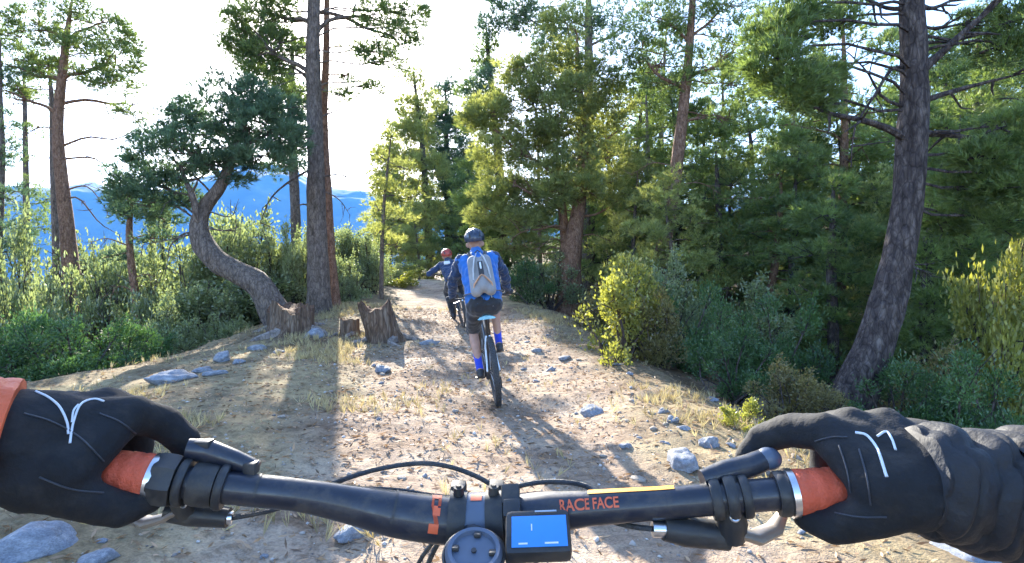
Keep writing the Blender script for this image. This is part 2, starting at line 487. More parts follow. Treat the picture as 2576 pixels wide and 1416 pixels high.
# ------------------------------------------------------------------ far mountains and the hazy air
def mountains():
    az = np.linspace(R(-85), R(85), 420); rr = np.concatenate([np.linspace(2500, 6800, 90)])
    A, D = np.meshgrid(az, rr)
    x = np.sin(A) * D; y = np.cos(A) * D
    crest = np.interp(np.degrees(A), [-85, -44, -38, -34, -29, -25, -21, -17.5, -14, -8, 0, 30, 85],
                      [500, 560, 640, 600, 800, 930, 860, 720, 700, 640, 560, 600, 520])
    prof = sm(2500, 5200, D) * (1 - 0.35 * sm(5400, 6800, D))
    ridged = 1 - 2 * np.abs(fbm(x * .0011, y * .0011, 5))
    h = -340 + (crest + 340) * prof * (0.80 + 0.2 * ridged) + 150 * fbm(x * .0022 + 4, y * .0022, 5) * prof
    i = np.arange(A.size).reshape(A.shape)
    q = np.stack([i[:-1, :-1], i[:-1, 1:], i[1:, 1:], i[1:, :-1]], -1).reshape(-1, 4)
    m, nt, b = nodes('mountain_forest')
    tc = N(nt, 'ShaderNodeTexCoord'); n = noise_tex(nt, 0.004, 7, 0.65, tc.outputs['Object'])
    r = ramp(nt, n.outputs['Fac'], [(0.35, (0.025, 0.045, 0.035)), (0.55, (0.05, 0.075, 0.055)), (0.75, (0.11, 0.12, 0.09))])
    nt.links.new(r.outputs['Color'], b.inputs['Base Color']); b.inputs['Roughness'].default_value = 1.0
    o = mesh_np('mountains', np.stack([x.ravel(), y.ravel(), h.ravel()], 1), q, m, None, True)
    tag(o, 'blue hazy forested mountains across the valley', None, None, 'structure')
mountains()

def haze():
    o = MB().box((0, 3500, 330), (17600, 14400, 1700)).build('haze', None or bpy.data.materials.new('haze_air'), None, False)
    m = o.data.materials[0]; m.use_nodes = True; nt = m.node_tree; nt.nodes.clear()
    v = N(nt, 'ShaderNodeVolumePrincipled'); v.inputs['Color'].default_value = (0.10, 0.38, 1.0, 1)
    v.inputs['Density'].default_value = 0.000075; v.inputs['Anisotropy'].default_value = 0.1
    out = N(nt, 'ShaderNodeOutputMaterial'); nt.links.new(v.outputs[0], out.inputs['Volume'])
    tag(o, 'pale blue haze filling the valley air', None, None, 'stuff')
haze()
# ------------------------------------------------------------------ foliage
def unit(n, rng):
    v = rng.normal(size=(n, 3)); return v / np.linalg.norm(v, axis=1, keepdims=True)

def blades(base, dirs, tint, k, L, w, spread, rng, tri=False):
    """k thin tapering blades from each base point"""
    n = len(base)
    b = np.repeat(base, k, 0); d = np.repeat(dirs, k, 0) + unit(n * k, rng) * spread
    d /= np.linalg.norm(d, axis=1, keepdims=True) + 1e-9
    s = np.cross(d, unit(n * k, rng)); s /= np.linalg.norm(s, axis=1, keepdims=True) + 1e-9
    ll = L * rng.uniform(0.65, 1.25, (n * k, 1)); m = b + d * ll * 0.45
    if tri:
        v = np.stack([b + s * w * 0.55, b + d * ll, b - s * w * 0.55], 1).reshape(-1, 3); f = np.arange(n * k * 3).reshape(-1, 3)
        return v, f, np.repeat(np.clip(np.repeat(tint, k) + rng.normal(0, .06, n * k), 0, 1), 3)
    v = np.stack([b, m + s * w * 0.5, b + d * ll, m - s * w * 0.5], 1).reshape(-1, 3)
    f = np.arange(n * k * 4).reshape(-1, 4)
    t = np.repeat(np.clip(np.repeat(tint, k) + rng.normal(0, .06, n * k), 0, 1), 4)
    return v, f, t

def pad_points(pads, per, clump_r, rng, up=0.6):
    """clumped points in flattened pads: pads = (centre, (rx, ry, rz), clumps)"""
    B, D, T = [], [], []
    for c, rad, m in pads:
        c = np.array(c); rad = np.array(rad)
        u = unit(m, rng); q = rng.uniform(0.35, 1.0, (m, 1)) ** 0.6
        cc = c + u * q * rad
        tint = np.clip(rng.normal(0.42, 0.16, m) + 0.10 * u[:, 2], 0.02, 0.95)
        for j in range(m):
            p = unit(per, rng) * (rng.uniform(0.1, 1, (per, 1)) ** 0.5) * clump_r * rng.uniform(0.7, 1.3)
            p[:, 2] *= 0.65
            B.append(cc[j] + p)
            d = u[j] * 0.5 + p / clump_r * 0.7 + np.array([0, 0, up]); D.append(d)
            T.append(np.full(per, tint[j]) + rng.normal(0, 0.07, per))
    B = np.concatenate(B); D = np.concatenate(D); D /= np.linalg.norm(D, axis=1, keepdims=True) + 1e-9
    return B, D, np.clip(np.concatenate(T), 0, 1)

def crown(name, pads, mat, parent, per=13, clump_r=0.20, k=8, L=0.125, w=0.013, seed=1, dens=1.0):
    rng = np.random.default_rng(seed)
    pads = [(c, r, int(m * dens)) for c, r, m in pads]
    B, D, T = pad_points(pads, per, clump_r, rng)
    v, f, t = blades(B, D, T, k, L, w, 0.75, rng, True)
    return mesh_np(name, v, f, mat, parent, False, {'tint': t})

def bumpy_tube(mb, pts, rad, n, rough, seed, flare=0.0):
    """trunk with uneven girth"""
    pts = [Vector(p) for p in pts]; L = len(pts); v = []; a = None
    for i, p in enumerate(pts):
        t = (pts[min(i + 1, L - 1)] - pts[max(i - 1, 0)]).normalized()
        if a is None: a = t.orthogonal().normalized()
        a = (a - t * a.dot(t)).normalized(); b = t.cross(a)
        for j in range(n):
            th = 2 * math.pi * j / n; d = a * math.cos(th) + b * math.sin(th)
            q = p * 2.0 + d * 1.2 + Vector((seed, 0, 0))
            r = rad[i] * (1 + rough * mnoise.noise(q) + rough * 0.6 * mnoise.noise(p * 7 + d * 5))
            if flare: r *= 1 + flare * max(0, 1 - i / (L * 0.18)) ** 2 * (0.6 + 0.5 * math.sin(th * 5 + seed))
            v.append(p + d * r)
    f = [(i * n + j, i * n + (j + 1) % n, (i + 1) * n + (j + 1) % n, (i + 1) * n + j) for i in range(L - 1) for j in range(n)]
    f.append(tuple((L - 1) * n + j for j in range(n)))
    mb.add(v, f)

def limb_path(a, b, sag, rng, n=7):
    a = Vector(a); b = Vector(b); out = []
    ln = (b - a).length; o1 = Vector(rng.normal(size=3)) * ln * 0.06
    for i in range(n):
        t = i / (n - 1); p = a.lerp(b, t) + o1 * math.sin(t * math.pi)
        p.z += sag * ln * math.sin(t * math.pi) + 0.03 * ln * math.sin(t * 9 + a.x)
        out.append(p)
    return out

def twigs(mb, path, r, rng, m=5, ln=0.6, dead=False):
    """side shoots along the outer part of a limb"""
    n = len(path)
    for q in range(m):
        i = rng.integers(max(1, n // 3), n); p = path[i]
        t = (path[i] - path[i - 1]).normalized()
        d = (t * 0.7 + Vector(rng.normal(size=3)) * 0.7 + Vector((0, 0, -0.15 if dead else 0.25))).normalized()
        e = p + d * ln * float(rng.uniform(0.5, 1.2)); mid = p.lerp(e, 0.5) + Vector(rng.normal(size=3)) * ln * 0.08
        mb.tube([p, mid, e], [r * 0.45, r * 0.3, r * 0.12], 4, False)

def make_pine(name, trunk, radii, label, limbs=(), pads=(), dead=(), bark='bark', needle='needle', group=None, seed=1,
              rough=0.10, flare=0.35, n=14, nseg=30, cr=None, dens=1.7):
    """trunk: world points from the ground up; limbs: (t along trunk 0..1 or start point, end point, sag, radius); pads: foliage masses"""
    rng = np.random.default_rng(seed)
    trunk = [Vector(p) for p in trunk]; radii = list(radii)
    base = trunk[0].copy(); base.z = gz(base.x, base.y)
    if trunk[0].z > base.z + 0.05:               # the foot hides behind bushes: carry the trunk down to the slope
        trunk.insert(0, base - Vector((0, 0, 0.15))); radii.insert(0, radii[0] * 1.08)
    t = empty(name, base); tag(t, label, 'tree', group)
    loc = lambda p: Vector(p) - base
    path = spline([loc(p) for p in trunk], nseg); rad = lin(radii, nseg)
    mb = MB(); bumpy_tube(mb, path, rad, n, rough, seed, flare)
    tr = mb.build('trunk', MT[bark], t)
    def start(s): return path[min(int(s * (nseg - 1)), nseg - 1)].copy() if not isinstance(s, Vector) else loc(s)
    for s, e, sag, r in limbs:
        lp = limb_path(start(s), loc(e), sag, rng, 9); m = MB()
        m.tube(lp, lin([r, r * 0.8, r * 0.3], 9), 8); twigs(m, lp, r, rng, 7, 0.55)
        m.build('branch', MT[bark], t)
    for s, pts, r in dead:                       # bare branches given as full paths
        lp = spline([start(s)] + [loc(p) for p in pts], 9); m = MB()
        m.tube(lp, lin([r, r * 0.65, r * 0.2], 9), 7); twigs(m, lp, r, rng, 5, 0.35, True)
        m.build('branch', MT[bark], t)
    if pads:
        mt = MB()
        for c, rd, k in pads:                    # fine shoots inside each foliage mass
            c = loc(c); near = min(path, key=lambda q: (q - c).length)
            lp = limb_path(near, c, 0.06, rng, 6); mt.tube(lp, lin([0.02, 0.012], 6), 5, False)
            for q in range(5):
                e = c + Vector((rng.normal() * rd[0], rng.normal() * rd[1], rng.normal() * rd[2])) * 0.6
                mt.tube([c.lerp(near, 0.25), c.lerp(e, .5), e], [0.012, 0.008, 0.004], 4, False)
        tag(mt.build('twig_growth', MT[bark], t), kind='stuff')
        crown('crown', [(loc(c), rd, k) for c, rd, k in pads], MT[needle], t, seed=seed, dens=dens, **(cr or {}))
    return t

def auto_pine(name, label, h, crown_lo, rad, r0, nb, bark='bark', needle='needle', seed=1, lean=(0, 0), group=None, pad=(0.75, 0.32), cl=9, cr=None):
    """a whole pine at the origin: trunk with limbs, crown of flattened needle pads"""
    rng = np.random.default_rng(seed)
    t = empty(name); tag(t, label, 'tree', group)
    path = [Vector((lean[0] * u ** 1.5 + 0.12 * math.sin(u * 5 + seed), lean[1] * u ** 1.5 + 0.12 * math.cos(u * 4 + seed), h * u - 0.3 * (u == 0))) for u in np.linspace(0, 1, 18)]
    mb = MB(); bumpy_tube(mb, path, lin([r0, r0 * 0.85, r0 * 0.7, r0 * 0.45, r0 * 0.08], 18), 10, 0.10, seed, 0.3)
    pads = []
    for i in range(nb):
        u = crown_lo + (1 - crown_lo) * (i + rng.uniform(0, .8)) / nb
        a = i * 2.4 + rng.uniform(-.5, .5); s = path[min(17, int(u * 17))]
        env = rad * (1.0 - 0.75 * ((u - crown_lo) / (1 - crown_lo)) ** 1.6) * rng.uniform(0.55, 1.15)
        e = s + Vector((math.cos(a) * env, math.sin(a) * env, env * rng.uniform(-0.08, 0.35)))
        lp = limb_path(s, e, 0.06, rng, 6); r = r0 * 0.22 * (1.15 - u) + 0.012
        mb.tube(lp, lin([r, r * .7, r * .25], 6), 5, False); twigs(mb, lp, r, rng, 3, 0.5)
        ps = pad[0] * rng.uniform(0.7, 1.25) * (1.1 - 0.4 * u)
        pads.append((e, (ps, ps, pad[1] * rng.uniform(.8, 1.3)), cl))
        if env > rad * 0.55: pads.append((s.lerp(e, 0.62) + Vector((0, 0, .12)), (ps * .75, ps * .75, pad[1]), max(3, cl * 2 // 3)))
    for i in range(12):                          # dead stubs under the crown
        u = crown_lo * rng.uniform(0.35, 1); s = path[int(u * 17)]; a = rng.uniform(0, 6.28); ln = rng.uniform(.5, 1.9)
        lp = limb_path(s, s + Vector((math.cos(a) * ln, math.sin(a) * ln, -0.15 * ln)), 0.05, rng, 5)
        mb.tube(lp, lin([r0 * .12 + .006, .005], 5), 5, False); twigs(mb, lp, .02, rng, 4, 0.5, True)
    mb.build('trunk', MT[bark], t)
    crown('crown', pads, MT[needle], t, seed=seed, **(cr or {}))
    return t

def clone(o, loc, rz=0.0, s=1.0, label=None, group=None, mat=None, sz=None):
    c = o.copy(); COL.objects.link(c); c.location = loc; c.rotation_euler = (0, 0, rz); c.scale = (s, s, sz if sz else s)
    if label: c['label'] = label
    if group: c['group'] = group
    for ch in o.children:
        d = ch.copy(); COL.objects.link(d); d.parent = c
    return c

def pads_px(items, d, dz=1.0):
    """foliage masses from pixel ellipses: (px, py, rx, ry, clumps[, depth])"""
    out = []
    for it in items:
        px, py, rx, ry, k = it[:5]; dd = it[5] if len(it) > 5 else d
        w, hh = rx * dd / FPX, ry * dd / FPX
        out.append((P(px, py, dd), (w, w * dz, hh), k))
    return out

# ---- west side of the trail
d = 10.3
make_pine('crooked_pine', [P(735, 850, d), P(690, 790, d), P(655, 725, d), P(605, 690, d), P(545, 655, d), P(507, 605, d), P(500, 560, d), P(515, 520, d), P(550, 475, d), P(572, 430, d), P(590, 370, d), P(620, 300, d)],
          [.30, .27, .235, .21, .20, .19, .15, .12, .105, .09, .07, .04],
          'crooked pine with S-bent grey trunk and dense dark crown beside the trail', bark='bark', needle='needle_blue',
          limbs=[(0.50, P(450, 420, d), 0.05, .07), (P(572, 430, d), P(700, 330, d + .4), 0.05, .05), (P(560, 450, d), P(430, 350, d - .3), 0.03, .05),
                 (P(590, 380, d), P(480, 280, d + .5), 0.02, .04), (P(468, 500, d), P(330, 470, d), 0.05, .035)],
          dead=[(P(500, 600, d), [P(470, 585, d), P(430, 615, d), P(420, 665, d)], .025), (P(510, 570, d), [P(560, 580, d), P(605, 570, d)], .022),
                (P(495, 585, d), [P(440, 600, d - .2), P(360, 615, d - .3)], .022), (P(520, 530, d), [P(580, 545, d), P(600, 500, d)], .015)],
          pads=pads_px([(560, 300, 110, 55, 46), (640, 330, 100, 60, 46), (700, 270, 60, 50, 26), (520, 370, 110, 55, 46), (430, 400, 100, 50, 40),
                        (360, 440, 80, 40, 30), (340, 510, 65, 35, 24), (430, 480, 90, 40, 34), (560, 420, 80, 40, 30), (660, 400, 90, 35, 30), (720, 350, 50, 50, 22),
                        (470, 290, 60, 30, 18), (560, 225, 70, 30, 18), (640, 235, 60, 35, 18), (400, 340, 50, 35, 16), (300, 470, 40, 25, 10)], d, 1.1),
          seed=3, rough=0.14, n=18, nseg=44, dens=1.0, cr=dict(per=17, clump_r=0.17, k=9))
d = 12.0
make_pine('tall_pine', [P(803, 812, d), P(800, 700, d), P(795, 520, d), P(792, 330, d), P(787, 160, d), P(790, 0, d), P(800, -180, d), P(800, -420, d)],
          [.255, .235, .20, .165, .15, .13, .09, .03],
          'tall straight pine with thick brown trunk standing left of the tree stumps', bark='bark',
          limbs=[(P(787, 190, d), P(660, 120, d - .4), 0.06, .06), (P(788, 240, d), P(690, 165, d + .3), 0.05, .045), (P(789, 60, d), P(640, 30, d), 0.05, .05),
                 (P(790, 90, d), P(960, 60, d + .5), 0.04, .05), (P(790, 30, d), P(1000, 110, d + .8), 0.08, .045), (P(790, -40, d), P(900, -80, d), .05, .05), (P(790, -60, d), P(700, -120, d), .05, .05)],
          dead=[(P(792, 420, d), [P(730, 455, d - .2), P(680, 500, d - .3), P(655, 560, d - .3)], .03), (P(793, 450, d), [P(860, 440, d), P(930, 480, d + .2)], .022),
                (P(793, 520, d), [P(755, 515, d), P(738, 545, d)], .025), (P(790, 300, d), [P(880, 270, d), P(925, 300, d + .2)], .02), (P(792, 470, d), [P(850, 500, d), P(880, 540, d)], .018),
                (P(790, 350, d), [P(720, 340, d), P(690, 300, d)], .02)],
          pads=pads_px([(640, 60, 75, 45, 30), (600, 110, 45, 45, 18), (690, 120, 70, 45, 26), (660, 185, 60, 30, 14), (700, 20, 50, 40, 18), (620, 150, 30, 30, 8), (730, 230, 40, 25, 8),
                        (950, 40, 60, 30, 14), (1010, 90, 60, 30, 12), (930, 130, 50, 20, 8), (980, 160, 45, 20, 6), (930, 215, 35, 14, 4), (860, 240, 25, 10, 3), (1040, 30, 40, 30, 8),
                        (700, -110, 110, 60, 24), (560, -60, 80, 50, 16), (800, -300, 110, 70, 26), (960, -160, 80, 40, 10), (800, -430, 80, 60, 16)], d, 1.1),
          seed=5, dens=2.7, n=18, nseg=36)
d = 14.5
make_pine('added_dapple_pine', [P(958, 770, d), P(960, 650, d), P(965, 520, d), P(975, 420, d), P(985, 330, d)], [.06, .055, .045, .03, .01],  # thin pine added to break up the sunlight on the trail
          'slender pine with thin pale foliage added for dappled shade at the left side of the trail bend', bark='bark', needle='needle_pale',
          pads=pads_px([(985, 345, 22, 20, 5), (965, 400, 35, 20, 6), (1010, 420, 35, 20, 6), (945, 460, 35, 22, 6), (1000, 480, 45, 22, 7), (950, 530, 40, 24, 7), (1005, 550, 45, 24, 7), (945, 590, 45, 24, 8), (1000, 620, 40, 20, 6), (1035, 500, 25, 16, 4)], d), seed=17, dens=1.2)
d = 12.8
make_pine('slim_pine', [P(846, 800, d), P(832, 650, d), P(822, 480, d), P(814, 300, d), P(820, 150, d), P(822, 0, d), P(826, -180, d)],
          [.13, .115, .105, .095, .08, .06, .02],
          'slim reddish pine trunk standing close behind the tall straight pine', bark='bark_red',
          dead=[(P(816, 330, d), [P(850, 320, d), P(870, 300, d)], .012), (P(818, 200, d), [P(870, 190, d), P(900, 160, d)], .014), (P(817, 260, d), [P(790, 235, d), P(770, 200, d)], .012)],
          pads=pads_px([(900, 120, 40, 20, 5), (870, 190, 25, 12, 3), (760, 260, 30, 20, 4), (870, -120, 80, 60, 14), (780, -160, 80, 50, 12)], d), seed=6)
d = 16.5
make_pine('screen_pine', [P(742, 790, d), P(745, 620, d), P(738, 430, d), P(730, 300, d), P(735, 180, d), P(735, 90, d)], [.16, .15, .13, .10, .07, .02],
          'bluish pine hidden behind the tall straight pine and the crooked crown', bark='bark', needle='needle_blue',
          pads=pads_px([(735, 120, 40, 30, 8), (700, 190, 50, 30, 11), (755, 240, 45, 35, 11), (700, 270, 50, 35, 12), (745, 330, 50, 35, 13), (690, 350, 50, 30, 11), (750, 400, 45, 28, 10), (700, 420, 45, 25, 8), (660, 260, 40, 30, 8), (780, 300, 35, 40, 8)], d), seed=13, dens=2.0, cr=dict(L=.15, w=.016, clump_r=.24))
d = 16.0
make_pine('western_pine', [P(196, 800, d), P(180, 690, d), P(165, 540, d), P(150, 400, d), P(146, 300, d), P(158, 180, d), P(168, 90, d), P(180, 5, d)],
          [.25, .21, .18, .15, .135, .11, .08, .03],
          'open-crowned pine with pinkish sunlit trunk at the left edge of the valley view', bark='bark_red',
          limbs=[(P(158, 200, d), P(290, 160, d), .04, .06), (P(150, 260, d), P(330, 270, d + .5), .06, .05), (P(155, 200, d), P(40, 170, d), .05, .06), (P(165, 110, d), P(270, 60, d), .05, .045), (P(165, 110, d), P(70, 50, d), .05, .04), (P(148, 290, d), P(10, 230, d - .5), .05, .05)],
          dead=[(P(150, 370, d), [P(220, 345, d), P(290, 350, d), P(350, 320, d)], .04), (P(152, 400, d), [P(240, 400, d), P(300, 460, d)], .035), (P(158, 480, d), [P(220, 470, d), P(270, 530, d)], .03), (P(150, 330, d), [P(100, 320, d), P(50, 350, d)], .03), (P(160, 500, d), [P(200, 500, d), P(250, 560, d), P(300, 590, d)], .03)],
          pads=pads_px([(80, 60, 60, 35, 15), (180, 30, 70, 25, 14), (270, 70, 60, 35, 15), (300, 150, 60, 40, 16), (220, 120, 55, 35, 13), (40, 150, 60, 40, 16), (110, 170, 50, 35, 12),
                        (290, 215, 60, 30, 10), (330, 280, 35, 18, 5), (20, 220, 45, 30, 10), (240, 190, 50, 30, 10), (130, 100, 50, 30, 10), (20, 90, 40, 30, 9), (330, 110, 30, 30, 6)], d), seed=8, dens=2.5, cr=dict(L=.15, w=.016, clump_r=.24))
d = 18.0
make_pine('thin_pine', [P(140, 800, d), P(140, 600, d), P(133, 420, d), P(130, 250, d), P(120, 150, d)], [.11, .10, .09, .07, .02],
          'thin pine trunk right behind the pinkish open-crowned pine', bark='bark', dead=[(P(134, 400, d), [P(90, 390, d), P(60, 400, d)], .02)],
          pads=pads_px([(95, 220, 50, 25, 7), (150, 170, 40, 25, 6), (90, 160, 40, 25, 6)], d), seed=9)
d = 20.0
make_pine('thin_pine', [P(70, 800, d), P(68, 620, d), P(65, 440, d), P(62, 260, d), P(60, 170, d)], [.12, .11, .09, .07, .02],
          'thin grey pine trunk with sparse tufts near the left picture edge', bark='bark',
          pads=pads_px([(30, 260, 45, 25, 8), (80, 330, 40, 18, 6), (60, 400, 40, 16, 5), (30, 480, 60, 30, 10), (100, 250, 40, 20, 6), (20, 350, 40, 25, 6), (60, 520, 55, 30, 12), (110, 570, 50, 30, 11), (20, 560, 50, 30, 10), (90, 470, 40, 25, 7), (60, 610, 60, 30, 12), (130, 500, 30, 25, 5)], d), seed=10)
d = 15.0
make_pine('thin_pine', [P(-14, 860, d), P(-8, 620, d), P(2, 400, d), P(-2, 250, d), P(0, 100, d)], [.13, .12, .1, .08, .02],
          'bluish pine cut off by the left picture edge', bark='bark', needle='needle_blue',
          pads=pads_px([(-10, 300, 50, 40, 9), (20, 500, 60, 40, 12), (-10, 420, 40, 30, 8), (30, 580, 50, 30, 10), (0, 180, 45, 30, 8), (50, 620, 55, 30, 11), (-10, 640, 50, 35, 10), (10, 380, 40, 25, 6)], d), seed=11)
d = 11.5
make_pine('young_pine', [P(345, 850, d), P(342, 760, d), P(330, 660, d), P(325, 570, d), P(335, 500, d)], [.085, .08, .07, .06, .03],
          'young reddish pine with bare lower twigs under the dark crooked crown', bark='bark_red', needle='needle_blue',
          dead=[(P(335, 700, d), [P(370, 690, d), P(390, 720, d)], .015), (P(338, 730, d), [P(300, 720, d), P(280, 740, d)], .015), (P(328, 620, d), [P(270, 600, d), P(230, 610, d)], .018), (P(328, 600, d), [P(380, 590, d), P(410, 600, d)], .015)],
          pads=pads_px([(360, 520, 60, 28, 14), (310, 500, 45, 25, 10), (420, 545, 45, 22, 8), (300, 540, 35, 20, 6), (390, 600, 40, 18, 5), (300, 640, 35, 18, 5)], d), seed=12)
# ---- beside and behind the trail
d = 15.3
make_pine('forked_pine', [P(1432, 815, d), P(1432, 740, d), P(1434, 650, d), P(1452, 540, d), P(1462, 450, d), P(1465, 330, d), P(1455, 200, d), P(1450, 80, d)],
          [.40, .35, .31, .19, .17, .14, .09, .03],
          'forked reddish pine with bright backlit foliage right of the blue-jacketed rider', bark='bark_red', needle='needle_pale',
          limbs=[(P(1425, 640, d), P(1400, 380, d), .0, .16), (P(1405, 520, d), P(1290, 470, d - .6), .06, .05), (P(1405, 450, d), P(1240, 330, d - .5), .05, .05), (P(1460, 400, d), P(1560, 330, d), .05, .05),
                 (P(1400, 400, d), P(1330, 230, d), .03, .05), (P(1462, 300, d), P(1540, 190, d), .05, .04), (P(1425, 580, d), P(1290, 600, d - .8), .08, .035), (P(1440, 560, d), P(1560, 520, d + .3), .05, .04)],
          dead=[(P(1420, 610, d), [P(1390, 600, d - .3), P(1350, 625, d - .5), P(1320, 620, d - .6)], .02), (P(1440, 600, d), [P(1490, 590, d), P(1540, 610, d)], .02)],
          pads=pads_px([(1230, 290, 70, 50, 30), (1300, 240, 75, 45, 30), (1380, 230, 70, 50, 28), (1260, 380, 85, 50, 34), (1340, 340, 80, 50, 30), (1420, 340, 70, 50, 26), (1500, 300, 70, 60, 26),
                        (1260, 480, 75, 45, 30), (1340, 450, 70, 45, 24), (1230, 540, 60, 35, 20), (1300, 560, 75, 40, 26), (1350, 520, 60, 40, 18), (1540, 400, 70, 50, 22), (1510, 190, 60, 50, 20), (1430, 140, 60, 45, 18), (1330, 610, 55, 25, 12),
                        (1270, 620, 45, 25, 10), (1500, 470, 60, 40, 14), (1195, 300, 40, 40, 12), (1400, 290, 60, 50, 20, 14.6), (1440, 400, 65, 50, 20, 14.6), (1400, 480, 60, 40, 16, 14.6), (1470, 470, 55, 35, 12, 14.6), (1450, 230, 60, 45, 18, 14.7), (1540, 260, 60, 50, 18), (1350, 160, 60, 40, 14), (1420, 60, 70, 45, 16), (1280, 180, 45, 35, 10)], d, 1.0), seed=21, dens=2.3, n=16, nseg=34, cr=dict(per=14, L=.15, w=.017, clump_r=.24))
d = 14.0
make_pine('leaning_pine', [P(1650, 720, d), P(1668, 620, d), P(1690, 500, d), P(1706, 380, d), P(1722, 240, d), P(1735, 100, d), P(1745, -60, d), P(1750, -200, d)],
          [.19, .18, .165, .15, .13, .10, .07, .02],
          'leaning slender pine with sunlit reddish edge behind the roadside bushes', bark='bark_red',
          limbs=[(P(1722, 230, d), P(1600, 130, d), .05, .05), (P(1725, 200, d), P(1850, 130, d), .05, .05), (P(1735, 120, d), P(1640, 40, d), .05, .04), (P(1712, 320, d), P(1830, 300, d), .06, .04), (P(1735, 100, d), P(1830, 20, d), .05, .04)],
          dead=[(P(1700, 420, d), [P(1640, 410, d), P(1590, 440, d)], .02), (P(1695, 470, d), [P(1760, 460, d), P(1830, 500, d)], .02), (P(1685, 540, d), [P(1740, 560, d), P(1800, 560, d)], .02)],
          pads=pads_px([(1580, 120, 75, 50, 20), (1650, 60, 80, 50, 22), (1740, 20, 80, 50, 22), (1850, 110, 90, 60, 26), (1780, 170, 80, 50, 22), (1640, 170, 70, 40, 16), (1860, 220, 70, 40, 16), (1830, 300, 70, 30, 12), (1700, 210, 70, 35, 14), (1850, 20, 80, 50, 18), (1750, -110, 120, 60, 24)], d), seed=22, cr=dict(L=.14, w=.015, clump_r=.23))
d = 19.0
make_pine('dark_pine', [P(1480, 790, d), P(1480, 600, d), P(1478, 400, d), P(1480, 200, d), P(1480, 40, d), P(1480, -120, d)], [.25, .22, .2, .16, .12, .03],
          'tall dark pine whose crown shows above the forked reddish pine', bark='bark', needle='needle_blue',
          limbs=[(P(1480, 150, d), P(1340, 110, d), .05, .05), (P(1480, 90, d), P(1300, 40, d), .05, .05), (P(1480, 120, d), P(1580, 60, d), .05, .05)],
          pads=pads_px([(1280, 30, 75, 35, 18), (1350, 60, 75, 35, 18), (1400, 120, 70, 40, 18), (1390, 175, 60, 30, 12), (1460, 60, 70, 40, 16), (1560, 40, 70, 40, 16), (1240, 70, 45, 25, 8), (1340, -20, 90, 40, 18), (1480, -60, 100, 50, 20), (1240, 190, 40, 30, 7), (1195, 235, 35, 25, 5)], d), seed=23, dens=2.2, cr=dict(L=.18, w=.02, clump_r=.28))
d = 35.0
make_pine('pale_conifer', [P(1083, 730, d), P(1080, 640, d), P(1072, 500, d), P(1060, 350, d), P(1045, 230, d), P(1040, 170, d)], [.26, .24, .2, .16, .1, .03],
          'pale sunlit conifer behind the far rider, left of the dark pointed pine', bark='bark_dark', needle='needle_pale',
          pads=pads_px([(1042, 200, 22, 25, 5), (1030, 270, 45, 28, 11), (1000, 330, 45, 28, 12), (1060, 340, 40, 30, 10), (975, 390, 35, 25, 10), (1030, 410, 50, 30, 13), (985, 460, 45, 30, 13), (1060, 480, 40, 30, 10), (1000, 530, 55, 30, 14), (1050, 560, 45, 30, 12), (985, 590, 45, 28, 11), (1100, 420, 35, 30, 9), (1030, 630, 40, 25, 9), (960, 500, 35, 25, 9), (950, 560, 40, 28, 9), (1010, 390, 45, 30, 10), (1075, 260, 30, 25, 6), (1015, 480, 50, 30, 11), (1045, 310, 40, 30, 9), (960, 430, 30, 22, 6), (1085, 540, 40, 30, 9), (960, 620, 45, 25, 9)], d), seed=24, dens=3.6, cr=dict(L=.30, w=.036, clump_r=.5, per=12))
d = 38.0
make_pine('pointed_pine', [P(1130, 720, d), P(1128, 600, d), P(1125, 450, d), P(1122, 330, d), P(1120, 205, d)], [.3, .27, .22, .16, .03],
          'dark pointed pine directly above the far rider', bark='bark_dark', needle='needle_blue',
          pads=pads_px([(1120, 230, 25, 28, 6), (1125, 290, 42, 30, 11), (1120, 350, 50, 32, 14), (1150, 410, 50, 32, 14), (1100, 470, 45, 32, 12), (1150, 480, 55, 32, 15), (1130, 540, 60, 34, 16), (1170, 560, 50, 30, 13), (1110, 600, 55, 30, 13), (1170, 620, 45, 26, 11), (1185, 380, 35, 30, 9), (1090, 320, 35, 28, 8), (1160, 320, 35, 28, 8), (1180, 450, 45, 30, 11), (1085, 400, 40, 30, 10), (1130, 420, 50, 34, 12), (1180, 520, 45, 30, 11), (1090, 540, 45, 30, 11), (1200, 580, 45, 30, 11), (1150, 660, 60, 26, 11), (1095, 660, 45, 24, 9)], d), seed=25, dens=3.6, cr=dict(L=.32, w=.04, clump_r=.52, per=13))
d = 20.0
make_pine('pointed_pine', [P(1265, 740, d), P(1262, 600, d), P(1255, 430, d), P(1240, 260, d), P(1225, 110, d), P(1222, 60, d)], [.22, .2, .16, .12, .06, .02],
          'pale green pine top against the bright sky left of the forked pine', bark='bark_dark', needle='needle',
          pads=pads_px([(1223, 110, 25, 25, 5), (1215, 170, 38, 25, 7), (1190, 230, 40, 25, 8), (1230, 260, 40, 28, 9), (1195, 310, 35, 24, 7), (1200, 420, 45, 30, 10), (1190, 500, 45, 30, 11), (1260, 560, 50, 34, 13), (1210, 590, 45, 30, 12), (1300, 660, 60, 34, 15), (1230, 660, 50, 30, 12), (1330, 700, 60, 28, 12)], d), seed=26, dens=3.2, cr=dict(L=.19, w=.022, clump_r=.3, per=12))
